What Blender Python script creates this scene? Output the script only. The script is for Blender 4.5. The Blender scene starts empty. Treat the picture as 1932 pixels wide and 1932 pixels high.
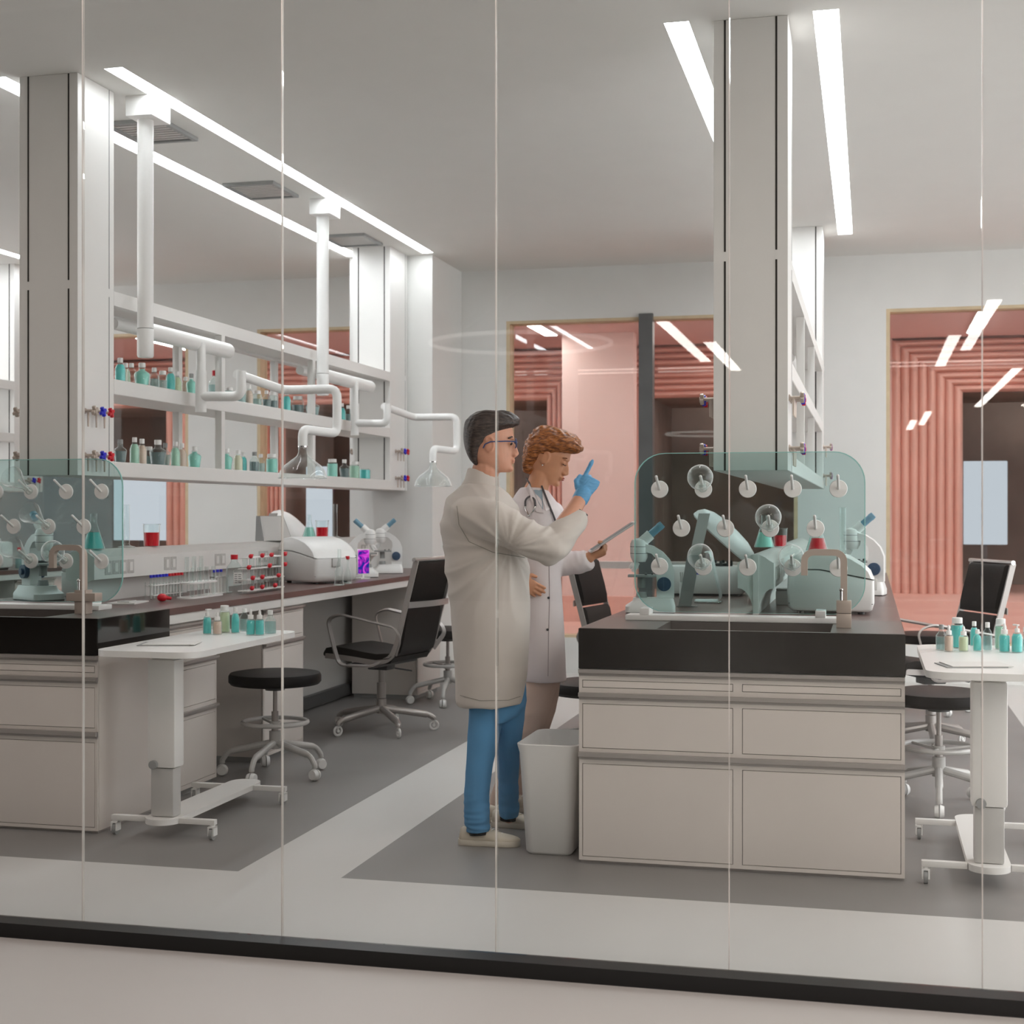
import bpy, bmesh, math, random
from mathutils import Vector, Matrix, noise
C = bpy.context.scene.collection
PI = math.pi
R = math.radians
random.seed(7)

# ---------------------------------------------------------------- mesh builder
class B:
    def __init__(s): s.bm = bmesh.new()
    def _xf(s, vs, M):
        if M is not None:
            for v in vs: v.co = M @ v.co
    def box(s, x0, x1, y0, y1, z0, z1, bev=0, M=None, seg=2):
        vs = [s.bm.verts.new((x, y, z)) for x in (x0, x1) for y in (y0, y1) for z in (z0, z1)]
        idx = ((0,1,3,2),(4,6,7,5),(0,4,5,1),(2,3,7,6),(0,2,6,4),(1,5,7,3))
        fs = [s.bm.faces.new([vs[i] for i in f]) for f in idx]
        if bev:
            es = list({e for f in fs for e in f.edges})
            r = bmesh.ops.bevel(s.bm, geom=es, offset=bev, segments=seg, profile=.6, affect='EDGES')
            vs = list({v for f in r['faces'] for v in f.verts} | {v for v in vs if v.is_valid})
            vs = list({v for v in vs if v.is_valid} | {v for f in fs if f.is_valid for v in f.verts})
        s._xf(vs, M); return s
    def rings(s, rs, caps=True, closed=False, M=None):
        V = [[s.bm.verts.new(p) for p in r] for r in rs]
        n = len(V[0]); m = len(V)
        for i in range(m if closed else m-1):
            a, b = V[i], V[(i+1) % m]
            for j in range(n):
                s.bm.faces.new((a[j], a[(j+1) % n], b[(j+1) % n], b[j]))
        if caps and not closed:
            s.bm.faces.new(list(reversed(V[0]))); s.bm.faces.new(V[-1])
        s._xf([v for r in V for v in r], M); return s
    def cyl(s, p0, p1, r0, r1=None, seg=20, caps=True, M=None):
        p0, p1 = Vector(p0), Vector(p1); r1 = r0 if r1 is None else r1
        d = (p1-p0).normalized(); u = d.orthogonal().normalized(); w = d.cross(u)
        rs = [[p + (u*math.cos(2*PI*k/seg) + w*math.sin(2*PI*k/seg))*r for k in range(seg)] for p, r in ((p0, r0), (p1, r1))]
        return s.rings(rs, caps, M=M)
    def sweep(s, pts, prof, up=(0,0,1), closed=False, caps=True, M=None, scale=None):
        """prof: list of 2D points (side, up)"""
        pts = [Vector(p) for p in pts]; n = len(pts); rs = []; up = Vector(up); pu = None
        for i, p in enumerate(pts):
            a = pts[(i-1) % n] if (i > 0 or closed) else p
            b = pts[(i+1) % n] if (i < n-1 or closed) else p
            t = (b-a).normalized()
            if pu is None:
                sd = t.cross(up)
                if sd.length < 1e-3: sd = t.orthogonal()
                sd.normalize(); pu = sd.cross(t).normalized()
            else:
                pu = (pu - t*pu.dot(t)).normalized()
            sd = t.cross(pu).normalized()
            k = scale[i] if scale else 1
            rs.append([p + (sd*q[0] + pu*q[1])*k for q in prof])
        return s.rings(rs, caps, closed, M)
    def tube(s, pts, r, seg=12, closed=False, caps=True, M=None):
        if isinstance(r, (int, float)): sc = None; rr = r
        else: sc = list(r); rr = 1
        prof = [(rr*math.cos(2*PI*k/seg), rr*math.sin(2*PI*k/seg)) for k in range(seg)]
        return s.sweep(pts, prof, closed=closed, caps=caps, M=M, scale=sc)
    def lathe(s, prof, c=(0,0,0), seg=28, M=None, caps=True):
        """prof: (r,z) list"""
        rs = [[Vector((c[0]+max(r,1e-4)*math.cos(2*PI*k/seg), c[1]+max(r,1e-4)*math.sin(2*PI*k/seg), c[2]+z)) for k in range(seg)] for r, z in prof]
        return s.rings(rs, caps, M=M)
    def prism(s, poly, a, b, axis='Y', M=None):
        def P(u, v, w): return {'Y': (u, w, v), 'X': (w, u, v), 'Z': (u, v, w)}[axis]
        return s.rings([[P(u, v, a) for u, v in poly], [P(u, v, b) for u, v in poly]], M=M)
    def sph(s, c, r, seg=20, M=None):
        if isinstance(r, (int, float)): r = (r, r, r)
        q = bmesh.ops.create_uvsphere(s.bm, u_segments=seg, v_segments=max(8, seg*2//3), radius=1)
        for v in q['verts']: v.co = Vector((c[0]+v.co.x*r[0], c[1]+v.co.y*r[1], c[2]+v.co.z*r[2]))
        s._xf(q['verts'], M); return s

def obj(name, b, mat, parent=None, sharp=35, flat=False):
    bm = b.bm
    bmesh.ops.recalc_face_normals(bm, faces=bm.faces)
    me = bpy.data.meshes.new(name); bm.to_mesh(me); bm.free()
    me.materials.append(mat)
    if not flat:
        me.shade_smooth(); me.set_sharp_from_angle(angle=R(sharp))
    o = bpy.data.objects.new(name, me); C.objects.link(o)
    if parent: o.parent = parent
    return o
def tag(o, label, cat, group=None, kind=None):
    o['label'] = label; o['category'] = cat
    if group: o['group'] = group
    if kind: o['kind'] = kind
    return o
def thing(name, label, cat, loc=(0,0,0), rz=0, group=None):
    o = bpy.data.objects.new(name, None); C.objects.link(o)
    o.empty_display_size = .05
    o.location = loc; o.rotation_euler = (0, 0, rz)
    return tag(o, label, cat, group)
def struct(name, b, mat, label=None, flat=True):
    o = obj(name, b, mat, flat=flat); o['kind'] = 'structure'
    o['label'] = label or name.replace('_', ' '); o['category'] = name.split('_')[0]
    return o
def dup(root, loc, rz=None, label=None, group=None, scale=None):
    r = root.copy(); C.objects.link(r); r.location = loc
    if rz is not None: r.rotation_euler = (0, 0, rz)
    if scale: r.scale = (scale,)*3
    if label: r['label'] = label
    if group: r['group'] = group
    for ch in list(root.children):
        c = ch.copy(); C.objects.link(c); c.parent = r
        for g in list(ch.children):
            d = g.copy(); C.objects.link(d); d.parent = c
    return r

# ---------------------------------------------------------------- materials
def nt(name):
    m = bpy.data.materials.new(name); m.use_nodes = True
    t = m.node_tree; t.nodes.clear()
    return m, t, t.nodes.new('ShaderNodeOutputMaterial')
def srgb(c):
    f = lambda v: (v/255/12.92) if v/255 <= .04045 else ((v/255+.055)/1.055)**2.4
    return (f(c[0]), f(c[1]), f(c[2]), 1)
def mat(name, rgb, rough=.5, metal=0, var=.04, scale=6., bump=0, bscale=80., spec=.5, coat=0, trans=0):
    """rgb 0-255 surface colour; small procedural variation + optional bump"""
    m, t, out = nt(name); N = t.nodes; L = t.links
    p = N.new('ShaderNodeBsdfPrincipled'); L.new(p.outputs[0], out.inputs[0])
    tc = N.new('ShaderNodeTexCoord'); nz = N.new('ShaderNodeTexNoise'); nz.inputs['Scale'].default_value = scale
    nz.inputs['Detail'].default_value = 3
    L.new(tc.outputs['Object'], nz.inputs['Vector'])
    mr = N.new('ShaderNodeMapRange'); mr.inputs[1].default_value = .3; mr.inputs[2].default_value = .7
    mr.inputs[3].default_value = 1-var; mr.inputs[4].default_value = 1+var
    L.new(nz.outputs[0], mr.inputs[0])
    mx = N.new('ShaderNodeMix'); mx.data_type = 'RGBA'; mx.blend_type = 'MULTIPLY'; mx.inputs[0].default_value = 1
    mx.inputs[6].default_value = srgb(rgb); L.new(mr.outputs[0], mx.inputs[7]); L.new(mx.outputs[2], p.inputs['Base Color'])
    p.inputs['Roughness'].default_value = rough; p.inputs['Metallic'].default_value = metal
    p.inputs['Specular IOR Level'].default_value = spec
    if coat: p.inputs['Coat Weight'].default_value = coat; p.inputs['Coat Roughness'].default_value = .05
    if trans: p.inputs['Transmission Weight'].default_value = trans
    if bump:
        n2 = N.new('ShaderNodeTexNoise'); n2.inputs['Scale'].default_value = bscale; L.new(tc.outputs['Object'], n2.inputs['Vector'])
        bp = N.new('ShaderNodeBump'); bp.inputs['Strength'].default_value = bump; bp.inputs['Distance'].default_value = .01
        L.new(n2.outputs[0], bp.inputs['Height']); L.new(bp.outputs[0], p.inputs['Normal'])
    return m
def glass(name, tint=(255,255,255), ior=1.45, rough=0., edge=0., refl=1.):
    """thin-walled glass: clear transmission + Fresnel reflection (+ denser rim)"""
    m, t, out = nt(name); N = t.nodes; L = t.links
    tr = N.new('ShaderNodeBsdfTransparent'); gl = N.new('ShaderNodeBsdfGlossy'); gl.inputs['Roughness'].default_value = rough
    tr.inputs[0].default_value = srgb(tint); gl.inputs[0].default_value = (refl, refl, refl, 1)
    f0 = ((ior-1)/(ior+1))**2
    l0 = N.new('ShaderNodeLayerWeight'); l0.inputs[0].default_value = .5
    p5 = N.new('ShaderNodeMath'); p5.operation = 'POWER'; p5.inputs[1].default_value = 5; L.new(l0.outputs['Facing'], p5.inputs[0])
    ma = N.new('ShaderNodeMath'); ma.operation = 'MULTIPLY_ADD'; ma.inputs[1].default_value = (1-f0); ma.inputs[2].default_value = f0; L.new(p5.outputs[0], ma.inputs[0])
    mx = N.new('ShaderNodeMixShader'); L.new(ma.outputs[0], mx.inputs[0]); L.new(tr.outputs[0], mx.inputs[1]); L.new(gl.outputs[0], mx.inputs[2])
    last = mx
    if edge:
        lw = N.new('ShaderNodeLayerWeight'); lw.inputs[0].default_value = .5
        pw = N.new('ShaderNodeMath'); pw.operation = 'POWER'; pw.inputs[1].default_value = 2.4; L.new(lw.outputs['Facing'], pw.inputs[0])
        ml = N.new('ShaderNodeMath'); ml.operation = 'MULTIPLY'; ml.inputs[1].default_value = edge; L.new(pw.outputs[0], ml.inputs[0])
        df = N.new('ShaderNodeBsdfDiffuse'); df.inputs[0].default_value = tuple(v*.9 for v in srgb(tint)[:3])+(1,)
        m2 = N.new('ShaderNodeMixShader'); L.new(ml.outputs[0], m2.inputs[0]); L.new(mx.outputs[0], m2.inputs[1]); L.new(df.outputs[0], m2.inputs[2]); last = m2
    L.new(last.outputs[0], out.inputs[0]); return m
def emit(name, rgb, s):
    m, t, out = nt(name); e = t.nodes.new('ShaderNodeEmission'); e.inputs[0].default_value = srgb(rgb); e.inputs[1].default_value = s
    t.links.new(e.outputs[0], out.inputs[0]); return m
def liquid(name, rgb, alpha=.8):
    m, t, out = nt(name); N = t.nodes; L = t.links
    p = N.new('ShaderNodeBsdfPrincipled'); p.inputs['Base Color'].default_value = srgb(rgb); p.inputs['Roughness'].default_value = .12
    tr = N.new('ShaderNodeBsdfTransparent'); tr.inputs[0].default_value = srgb(rgb)
    mx = N.new('ShaderNodeMixShader'); mx.inputs[0].default_value = alpha
    L.new(tr.outputs[0], mx.inputs[1]); L.new(p.outputs[0], mx.inputs[2]); L.new(mx.outputs[0], out.inputs[0]); return m

M_ceil = mat('ceiling_paint', (222,220,216), .9, var=.01, spec=.1)
M_wall = mat('wall_paint', (222,221,218), .85, var=.012, spec=.2)
M_white = mat('white_laminate', (226,224,221), .45, var=.012)
M_whitep = mat('white_plastic', (232,231,229), .35, var=.01)
M_cab = mat('cabinet_paint', (216,208,202), .5, var=.02, scale=3, bump=.02, bscale=600)
M_alu = mat('rail_aluminium', (176,170,166), .38, .55, var=.03)
M_counter = mat('dark_counter', (92,86,82), .33, var=.06, scale=14, spec=.55)
M_brown = mat('brown_worktop', (98,74,70), .3, var=.07, scale=9)
M_apron = mat('gloss_black_resin', (24,20,18), .07, var=.05, spec=.7)
M_black = mat('black_rail', (8,7,7), .35)
M_groove = mat('dark_groove', (50,46,42), .8)
M_chrome = mat('chrome', (214,212,210), .13, 1, var=.02)
M_nickel = mat('brushed_nickel', (190,176,165), .35, .35, var=.04)
M_steel = mat('dark_steel', (98,98,98), .45, .3, var=.1, scale=5)
M_leather = mat('black_leather', (26,21,18), .5, spec=.2, var=.2, scale=8, bump=.08, bscale=120)
M_cushion = mat('black_vinyl', (16,13,12), .45, var=.1, spec=.15)
M_grey = mat('grey_plastic', (150,151,150), .5)
M_dgrey = mat('dark_grey_plastic', (70,70,70), .45)
M_greypaint = mat('light_grey_paint', (192,190,187), .4, .1, var=.02)
M_jamb = mat('timber_jamb', (205,184,152), .6, var=.08, scale=12)
M_coral = mat('coral_panel', (232,190,178), .6, var=.05, scale=2)
M_pink = mat('pink_plaster', (240,218,212), .75, var=.04, scale=1.5)
M_pinkc = mat('dusty_pink_ceiling', (220,190,186), .8, var=.02)
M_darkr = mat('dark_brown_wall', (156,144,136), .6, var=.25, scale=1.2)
M_glass = glass('clear_wall_glass', (250,251,250), 1.28)
M_wglass = glass('window_glass', (246,246,246), 1.4)
M_tint = glass('teal_tinted_plate', (229,241,240), 1.4)
M_tedge = mat('teal_plate_edge', (150,204,198), .2, var=.02)
M_lab = glass('lab_glassware', (246,250,249), 1.45, edge=.95)
M_bot = glass('bottle_glass', (244,250,249), 1.4, edge=.55)
M_joint = mat('glass_joint_seal', (214,208,202), .3, var=.25, scale=3, spec=.8)
M_redp = mat('red_plastic', (205,22,40), .35); M_bluep = mat('blue_plastic', (40,44,200), .35)
M_teal = liquid('teal_liquid', (108,214,212), .93); M_red = liquid('red_liquid', (232,14,40), .95)
M_green = liquid('green_liquid', (184,222,200), .92); M_cream = liquid('cream_liquid', (232,222,196), .95)
M_peach = liquid('peach_liquid', (232,200,184), .95); M_yel = liquid('pale_yellow_liquid', (222,226,190), .92)
M_clear = liquid('clear_liquid', (214,230,230), .35); M_dark = liquid('smoky_liquid', (150,166,168), .6)
M_mint = liquid('mint_liquid', (160,228,214), .92)

# ---------------------------------------------------------------- camera
AY = math.atan2(674, 2731)
cam = bpy.data.cameras.new('camera'); co = bpy.data.objects.new('camera', cam); C.objects.link(co)
co.location = (0, 0, 1.35); co.rotation_euler = (PI/2, 0, AY)
cam.sensor_width = 36; cam.lens = 2731/1932*36; cam.shift_y = .0005
cam.dof.use_dof = True; cam.dof.focus_distance = 5.9; cam.dof.aperture_fstop = 5.0
cam.clip_end = 100
bpy.context.scene.camera = co
CA, SA = math.cos(AY), math.sin(AY)
def px_ray(x, y):
    u = (x-966)/2731; return (-SA+u*CA, CA+u*SA, (967-y)/2731)
def at_z(x, y, z):
    r = px_ray(x, y); t = (z-1.35)/r[2]; return Vector((r[0]*t, r[1]*t, z))
def at_y(x, y, Y):
    r = px_ray(x, y); t = Y/r[1]; return Vector((r[0]*t, Y, 1.35+r[2]*t))

# ---------------------------------------------------------------- room
HC = 3.41; YW = 11.93
def floor_mat():
    m, t, out = nt('lab_floor'); N = t.nodes; L = t.links
    p = N.new('ShaderNodeBsdfPrincipled'); L.new(p.outputs[0], out.inputs[0])
    g = N.new('ShaderNodeNewGeometry'); sx = N.new('ShaderNodeSeparateXYZ'); L.new(g.outputs['Position'], sx.inputs[0])
    def mth(op, a, b=None):
        n = N.new('ShaderNodeMath'); n.operation = op
        for i, v in enumerate((a, b)):
            if v is None: continue
            if isinstance(v, (int, float)): n.inputs[i].default_value = v
            else: L.new(v, n.inputs[i])
        return n.outputs[0]
    X, Y = sx.outputs[0], sx.outputs[1]
    # white walk strips: everything in front of the grey bays, and one strip between each pair of bays
    front = mth('LESS_THAN', Y, 5.04)
    xm = mth('MODULO', mth('ADD', X, 32.5+2.305), 3.25)   # strips repeat with the bench spacing
    strip = mth('LESS_THAN', xm, .41)
    back = mth('GREATER_THAN', Y, 11.4)
    w = mth('MAXIMUM', mth('MAXIMUM', front, strip), back)
    nz = N.new('ShaderNodeTexNoise'); nz.inputs['Scale'].default_value = 2.2; nz.inputs['Detail'].default_value = 6; L.new(g.outputs['Position'], nz.inputs['Vector'])
    n2 = N.new('ShaderNodeTexNoise'); n2.inputs['Scale'].default_value = 160; L.new(g.outputs['Position'], n2.inputs['Vector'])
    cg = N.new('ShaderNodeMix'); cg.data_type = 'RGBA'; cg.inputs[6].default_value = srgb((122,119,117)); cg.inputs[7].default_value = srgb((142,139,137)); L.new(nz.outputs[0], cg.inputs[0])
    cw = N.new('ShaderNodeMix'); cw.data_type = 'RGBA'; cw.inputs[6].default_value = srgb((198,196,193)); cw.inputs[7].default_value = srgb((206,204,201)); L.new(nz.outputs[0], cw.inputs[0])
    mx = N.new('ShaderNodeMix'); mx.data_type = 'RGBA'; L.new(w, mx.inputs[0]); L.new(cg.outputs[2], mx.inputs[6]); L.new(cw.outputs[2], mx.inputs[7])
    m3 = N.new('ShaderNodeMix'); m3.data_type = 'RGBA'; L.new(mth('LESS_THAN', Y, 4.1), m3.inputs[0]); L.new(mx.outputs[2], m3.inputs[6]); m3.inputs[7].default_value = srgb((180,176,171))
    L.new(m3.outputs[2], p.inputs['Base Color']); p.inputs['Roughness'].default_value = .42; p.inputs['Specular IOR Level'].default_value = .35
    bp = N.new('ShaderNodeBump'); bp.inputs['Strength'].default_value = .05; bp.inputs['Distance'].default_value = .002; L.new(n2.outputs[0], bp.inputs['Height']); L.new(bp.outputs[0], p.inputs['Normal'])
    return m
XL, XR = -11.0, 4.6
struct('floor', B().box(XL, XR, -13, 18, -.12, 0), floor_mat(), 'grey vinyl floor with wide white walkway strips')
# ceiling built around recessed light slots
slots = [(-4.085,-3.965),(-3.45,-3.355),(-.84,-.735),(-.225,-.12),(-7.33,-7.22),(-6.70,-6.605),(2.41,2.52),(3.03,3.13)]
cb = B(); xs = [XL] + [v for s_ in sorted(slots) for v in s_] + [XR]
for i in range(0, len(xs), 2): cb.box(xs[i], xs[i+1], 4.12, 12.0, HC, HC+.1)
for a, b in slots:
    cb.box(a, b, 4.12, 6.07, HC, HC+.1); cb.box(a, b, 11.0, 12.0, HC, HC+.1)
struct('ceiling', cb, M_ceil, 'smooth white laboratory ceiling')
M_corr = mat('corridor_dark_paint', (44,42,41), .8)
struct('ceiling_corridor', B().box(XL, XR, -13, 3.0, HC, HC+.1), M_corr, 'dark ceiling of the corridor in front of the glass')
struct('ceiling_edge', B().box(XL, XR, 3.0, 4.12, HC, HC+.1), M_ceil, 'white ceiling strip before the glass')
LSTR = 14.5
M_strip = emit('light_strip_diffuser', (246,250,255), LSTR)
names_ = {-4.085:'left of the two strips over the left bench', -3.45:'right strip over the left bench, passing the fume arm mounts',
          -.84:'slanting strip left of the tall white hanging column', -.225:'near-vertical strip right of the tall white hanging column',
          -7.33:'far left strip beyond the left hanging column', -6.70:'strip glimpsed at the top left edge of the photo', 2.41:'strip outside the photo on the right', 3.03:'strip outside the photo at far right'}
for a, b in slots:
    t = thing('ceiling_light', 'long recessed linear ceiling light, '+names_[a], 'ceiling light', ((a+b)/2, 8.535, HC), group='recessed ceiling light strips')
    w = (b-a)/2
    obj('diffuser', B().box(-w+.003, w-.003, -2.46, 2.46, .012, .02), M_strip, t, flat=True)
    obj('housing', B().box(-w, w, -2.465, 2.465, .03, .09), M_white, t, flat=True)
# walls
W2 = 4.6
struct('wall_left', B().box(XL-.15, XL, 3, 4.2, 0, HC).box(XL-.15, XL, 11.9, 18, 0, HC).box(XL-.15, XL, 4.2, 11.9, 0, .1).box(XL-.15, XL, 7.9, 8.0, .1, HC), M_wall, 'left side of the building, opened for fill light, outside the photo')  # bays without panes, opened so world light reaches the ceiling
struct('wall_left_corridor', B().box(XL-.15, XL, -13, 3, 0, HC), M_corr, 'left wall of the corridor')
struct('wall_right_corridor', B().box(XR, XR+.15, -13, 2.5, 0, HC), M_corr, 'right wall of the corridor')
rw = B().box(XR, XR+.15, 11.9, 18, 0, HC)
for k in range(3): rw.box(XR, XR+.1, 4.1+k*3.9, 4.2+k*3.9, .1, HC)
rw.box(XR, XR+.15, 2.5, 11.9, 0, .1)
struct('wall_right', rw, M_wall, 'right side of the building, opened for fill light, outside the photo')  # no glass here: the side is left open to let world light in
struct('wall_corridor', B().box(XL, XR, -13.15, -13, 0, HC), M_corr, 'end wall of the corridor')
wins = [(-8.6, -5.941), (-5.275, -4.12), (-2.995, -.562), (.131, 4.2)]
ZT, ZS = 2.975, .30
fw = B(); xs = [XL] + [v for w in wins for v in w] + [XR]
for i in range(0, len(xs), 2): fw.box(xs[i], xs[i+1], YW, YW+.16, 0, HC)
for a, b in wins:
    fw.box(a, b, YW, YW+.16, 0, ZS); fw.box(a, b, YW, YW+.16, ZT, HC)
struct('wall_back', fw, M_wall, 'white back wall with tall window openings')
struct('wall_stub', B().box(-4.09, -3.39, 11.08, YW, 0, HC), M_wall, 'white wall pier behind the left bench')
wl = ['far left window behind the left shelf', 'narrow window behind the right half of the left shelf', 'wide window behind the two people', 'window at the right edge showing the ribbed coral portal']
for k, (a, b) in enumerate(wins):
    wf = struct(f'window_{k+1}', B().box(a, a+.03, YW+.001, YW+.158, ZS, ZT).box(b-.03, b, YW+.001, YW+.158, ZS, ZT).box(a+.03, b-.03, YW+.001, YW+.158, ZT-.025, ZT).box(a+.03, b-.03, YW+.001, YW+.158, ZS, ZS+.02), M_jamb, wl[k])
    obj('window_pane', B().box(a+.03, b-.03, YW+.10, YW+.11, ZS+.02, ZT-.025), M_wglass, wf, flat=True)
struct('trim_1', B().box(-1.851, -1.736, YW-.06, YW+.06, 0, ZT+.02), M_steel, 'dark grey steel post in the window behind the redhead')
# glass partition
YG = 4.15
for k, x in enumerate((-3.803, -3.117, -2.431, -1.751, -1.0725, -.387, .30, .985, 1.67)):
    g = struct(f'window_{k+5}', B().box(x+.0015, x+(.6845 if k != 2 else .6785), YG-.006, YG+.006, .047, HC-.001), M_glass, 'full-height clear glass panel of the partition')
    obj('glass_joint', B().box(x-.0013, x+.0013, YG-.0065, YG+.0065, .05, HC-.001), M_joint, g, flat=True)
struct('baseboard_glass', B().box(-6, 3.5, 4.078, 4.158, 0, .046), M_black, 'black floor rail carrying the glass partition')
# lamps reflected in the glass, plus unseen side and cross lamps added as fill
M_fill = emit('fill_lamp_diffuser', (255,238,232), 6.0)
M_cstrip = emit('corridor_lamp_diffuser', (255,246,240), 24.0)
for k, (x0, x1, y0, y1) in enumerate(((-2.2,-2.06,-11.2,-7.0), (-1.92,-1.77,-12.5,-9.0), (1.1,1.23,-10.6,-6.2), (.88,1.02,-12.6,-9.0), (1.95,2.09,-5,2.6), (2.8,2.94,-5,2.6), (3.7,3.84,-5,2.6))):  # the side ones are unseen lamps added to light front faces
    t = thing('corridor_light', ['left','second left','right','second right','first added side-fill','second added side-fill','third added side-fill'][k]+' surface-mounted linear lamp of the corridor', 'ceiling light', ((x0+x1)/2, (y0+y1)/2, HC), group='corridor lamps behind the camera')
    w = (x1-x0)/2; l = (y1-y0)/2
    obj('housing', B().box(-w-.01, w+.01, -l-.01, l+.01, -.03, 0), M_white, t, flat=True)
    obj('diffuser', B().box(-w, w, -l, l, -.036, -.0305), M_cstrip, t, flat=True)
for k, y in enumerate((3.3, 3.8)):  # unseen lamps added to brighten the bench fronts
    t = thing('corridor_light', ['front','rear'][k]+' long fill lamp added over the corridor just before the glass', 'ceiling light', (-2, y, HC), group='added fill lamps of the corridor')
    obj('housing', B().box(-6.01, 6.01, -.07, .07, -.03, 0), M_white, t, flat=True)
    obj('diffuser', B().box(-6, 6, -.06, .06, -.036, -.0305), M_fill, t, flat=True)
rg = B(); rg.tube([(math.cos(q*PI/32)*.83, math.sin(q*PI/32)*.83, 0) for q in range(64)], .018, 8, closed=True)
t = thing('ring_pendant', 'thin white ring pendant lamp of the corridor', 'pendant lamp', (-3.1, -4.6, 2.9))
obj('ring', rg, emit('ring_glow', (255,250,245), 2.2), t)
rg = B()
for q in range(3): rg.cyl((math.cos(q*2.094)*.83, math.sin(q*2.094)*.83, 0), (0, 0, HC-2.9), .003, seg=6)
obj('cable', rg, M_white, t)

# ---------------------------------------------------------------- coral room beyond the windows
YP = 15.5
struct('floor_far', B().box(XL+.01, XR-.01, 12.1, 14.2, 0.001, .26).box(XL+.01, XR-.01, 14.2, 17.9, .001, .515), M_coral, 'coral stepped floor beyond the windows')
struct('ceiling_far', B().box(XL+.01, XR-.01, 12.1, 17.9, 3.15, 3.3), M_pinkc, 'dusty pink ceiling beyond the windows')
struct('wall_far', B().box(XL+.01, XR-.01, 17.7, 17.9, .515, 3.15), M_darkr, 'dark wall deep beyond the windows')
def ribframe(x0, x1, side, jw=.70):
    """portal with nested ribs: inner opening x0..x1, jamb ribs on both sides"""
    t = thing('ribbed_portal', side, 'portal', ((x0+x1)/2, YP, .515), group='coral ribbed portals beyond the windows')
    hw = (x1-x0)/2; n = 8; wv = jw/n; hh = .545/n; zi = 2.07
    b = B()
    for k in range(n):
        def prof(c0, c1, m=7): return [(c0+(c1-c0)*j/m, -.055*math.sin(PI*j/m)) for j in range(m+1)]
        for sx in (-1, 1):
            pr = prof(k*wv, (k+1)*wv)
            rs = []
            for (o, d) in pr:
                xo = sx*(hw+o); zt = zi + o*(.545/jw)
                rs.append([(xo, d, 0), (xo, d, zt), (xo, .05, zt), (xo, .05, 0)])
            b.rings(rs)
        pr = prof(k*hh, (k+1)*hh); rs = []
        for (o, d) in pr:
            xo = hw + o*(jw/.545)
            rs.append([(-xo, d, zi+o), (xo, d, zi+o), (xo, .05, zi+o), (-xo, .05, zi+o)])
        b.rings(rs)
    obj('ribbed_frame', b, M_coral, t, sharp=50)
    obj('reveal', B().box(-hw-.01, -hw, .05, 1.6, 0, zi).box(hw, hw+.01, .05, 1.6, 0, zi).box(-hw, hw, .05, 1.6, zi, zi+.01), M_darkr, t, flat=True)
    return t
ops = [(-10.6, -8.0, 'far left coral ribbed portal behind the left shelf'), (-6.52, -3.43, 'coral ribbed portal seen left of the two people', .45),
       (-2.27, -.5, 'coral ribbed portal right of the dark steel post'), (.93, 3.2, 'coral ribbed portal behind the right office chair')]
for o_ in ops: ribframe(*o_)
pw = B(); xs = [XL+.01] + [v for o_ in ops for v in (o_[0]-(o_[3] if len(o_)>3 else .7), o_[1]+(o_[3] if len(o_)>3 else .7))] + [XR-.01]
for i in range(0, len(xs), 2):
    if xs[i+1]-xs[i] > .02: pw.box(xs[i], xs[i+1], YP, YP+.15, .515, 3.15)
struct('wall_far_piers', pw, M_pink, 'pink plaster piers between the coral portals')
# nearer pink pier (lighter) behind the redhead
struct('trim_2', B().box(-3.01, -2.28, 14.3, 14.5, .515, 3.149), M_pink, 'pale pink column beyond the wide window')
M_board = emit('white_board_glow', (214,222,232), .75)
for k, (x0, x1, l) in enumerate(((-8.75,-8.06,'glowing white panel behind the left glass flasks'), (-6.30,-5.98,'glowing white panel behind the far teal flask'), (.945,1.376,'glowing white rectangular panel left of the right office chair back'))):
    t = thing('light_panel', l, 'panel', ((x0+x1)/2, 15.62, 1.02), group='glowing white panels beyond the windows')
    w = (x1-x0)/2
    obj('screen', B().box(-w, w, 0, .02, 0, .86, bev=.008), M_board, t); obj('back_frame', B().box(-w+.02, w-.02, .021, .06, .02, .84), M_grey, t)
    obj('stand', B().box(-.02, .02, .03, .05, -.505, .0), M_steel, t)
# far-room lamps; the rear ones are added fill to brighten the dark wall
M_fl = emit('far_lamp_diffuser', (255,246,240), 16.0)
for k, (x, y0, y1) in enumerate(((-9.3,12.6,15.0), (-7.2,12.6,15), (-4.6,12.6,15), (-3.1,12.6,14.2), (-1.2,12.4,15), (1.0,12.6,15), (2.6,12.6,15), (-5.0,16.2,17.2), (-1.4,16.2,17.2), (2.0,16.2,17.2))):
    t = thing('ceiling_light', ['far left','second left','third left','fourth','fifth','sixth','rightmost','added left fill, one','added middle fill, one','added right fill, one'][k]+' of the slim ceiling lamps in the coral room', 'ceiling light', (x, (y0+y1)/2, 3.149), group='lamps of the coral room')
    l = (y1-y0)/2
    obj('housing', B().box(-.07, .07, -l-.01, l+.01, -.02, 0), M_white, t, flat=True)
    obj('diffuser', B().box(-.06, .06, -l, l, -.026, -.0205), M_fl, t, flat=True)
# low white shelf line seen under the coral windows
t = thing('window_bench', 'white slim shelf crossing the wide window behind the redhead', 'shelf', (-2.2, 12.6, .26))
obj('shelf_top', B().box(-.8, 1.4, -.1, .1, .60, .66), M_white, t); 
for x in (-.75, 1.35): obj('leg', B().box(x-.03, x+.03, -.08, .08, 0, .599), M_white, t)
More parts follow.
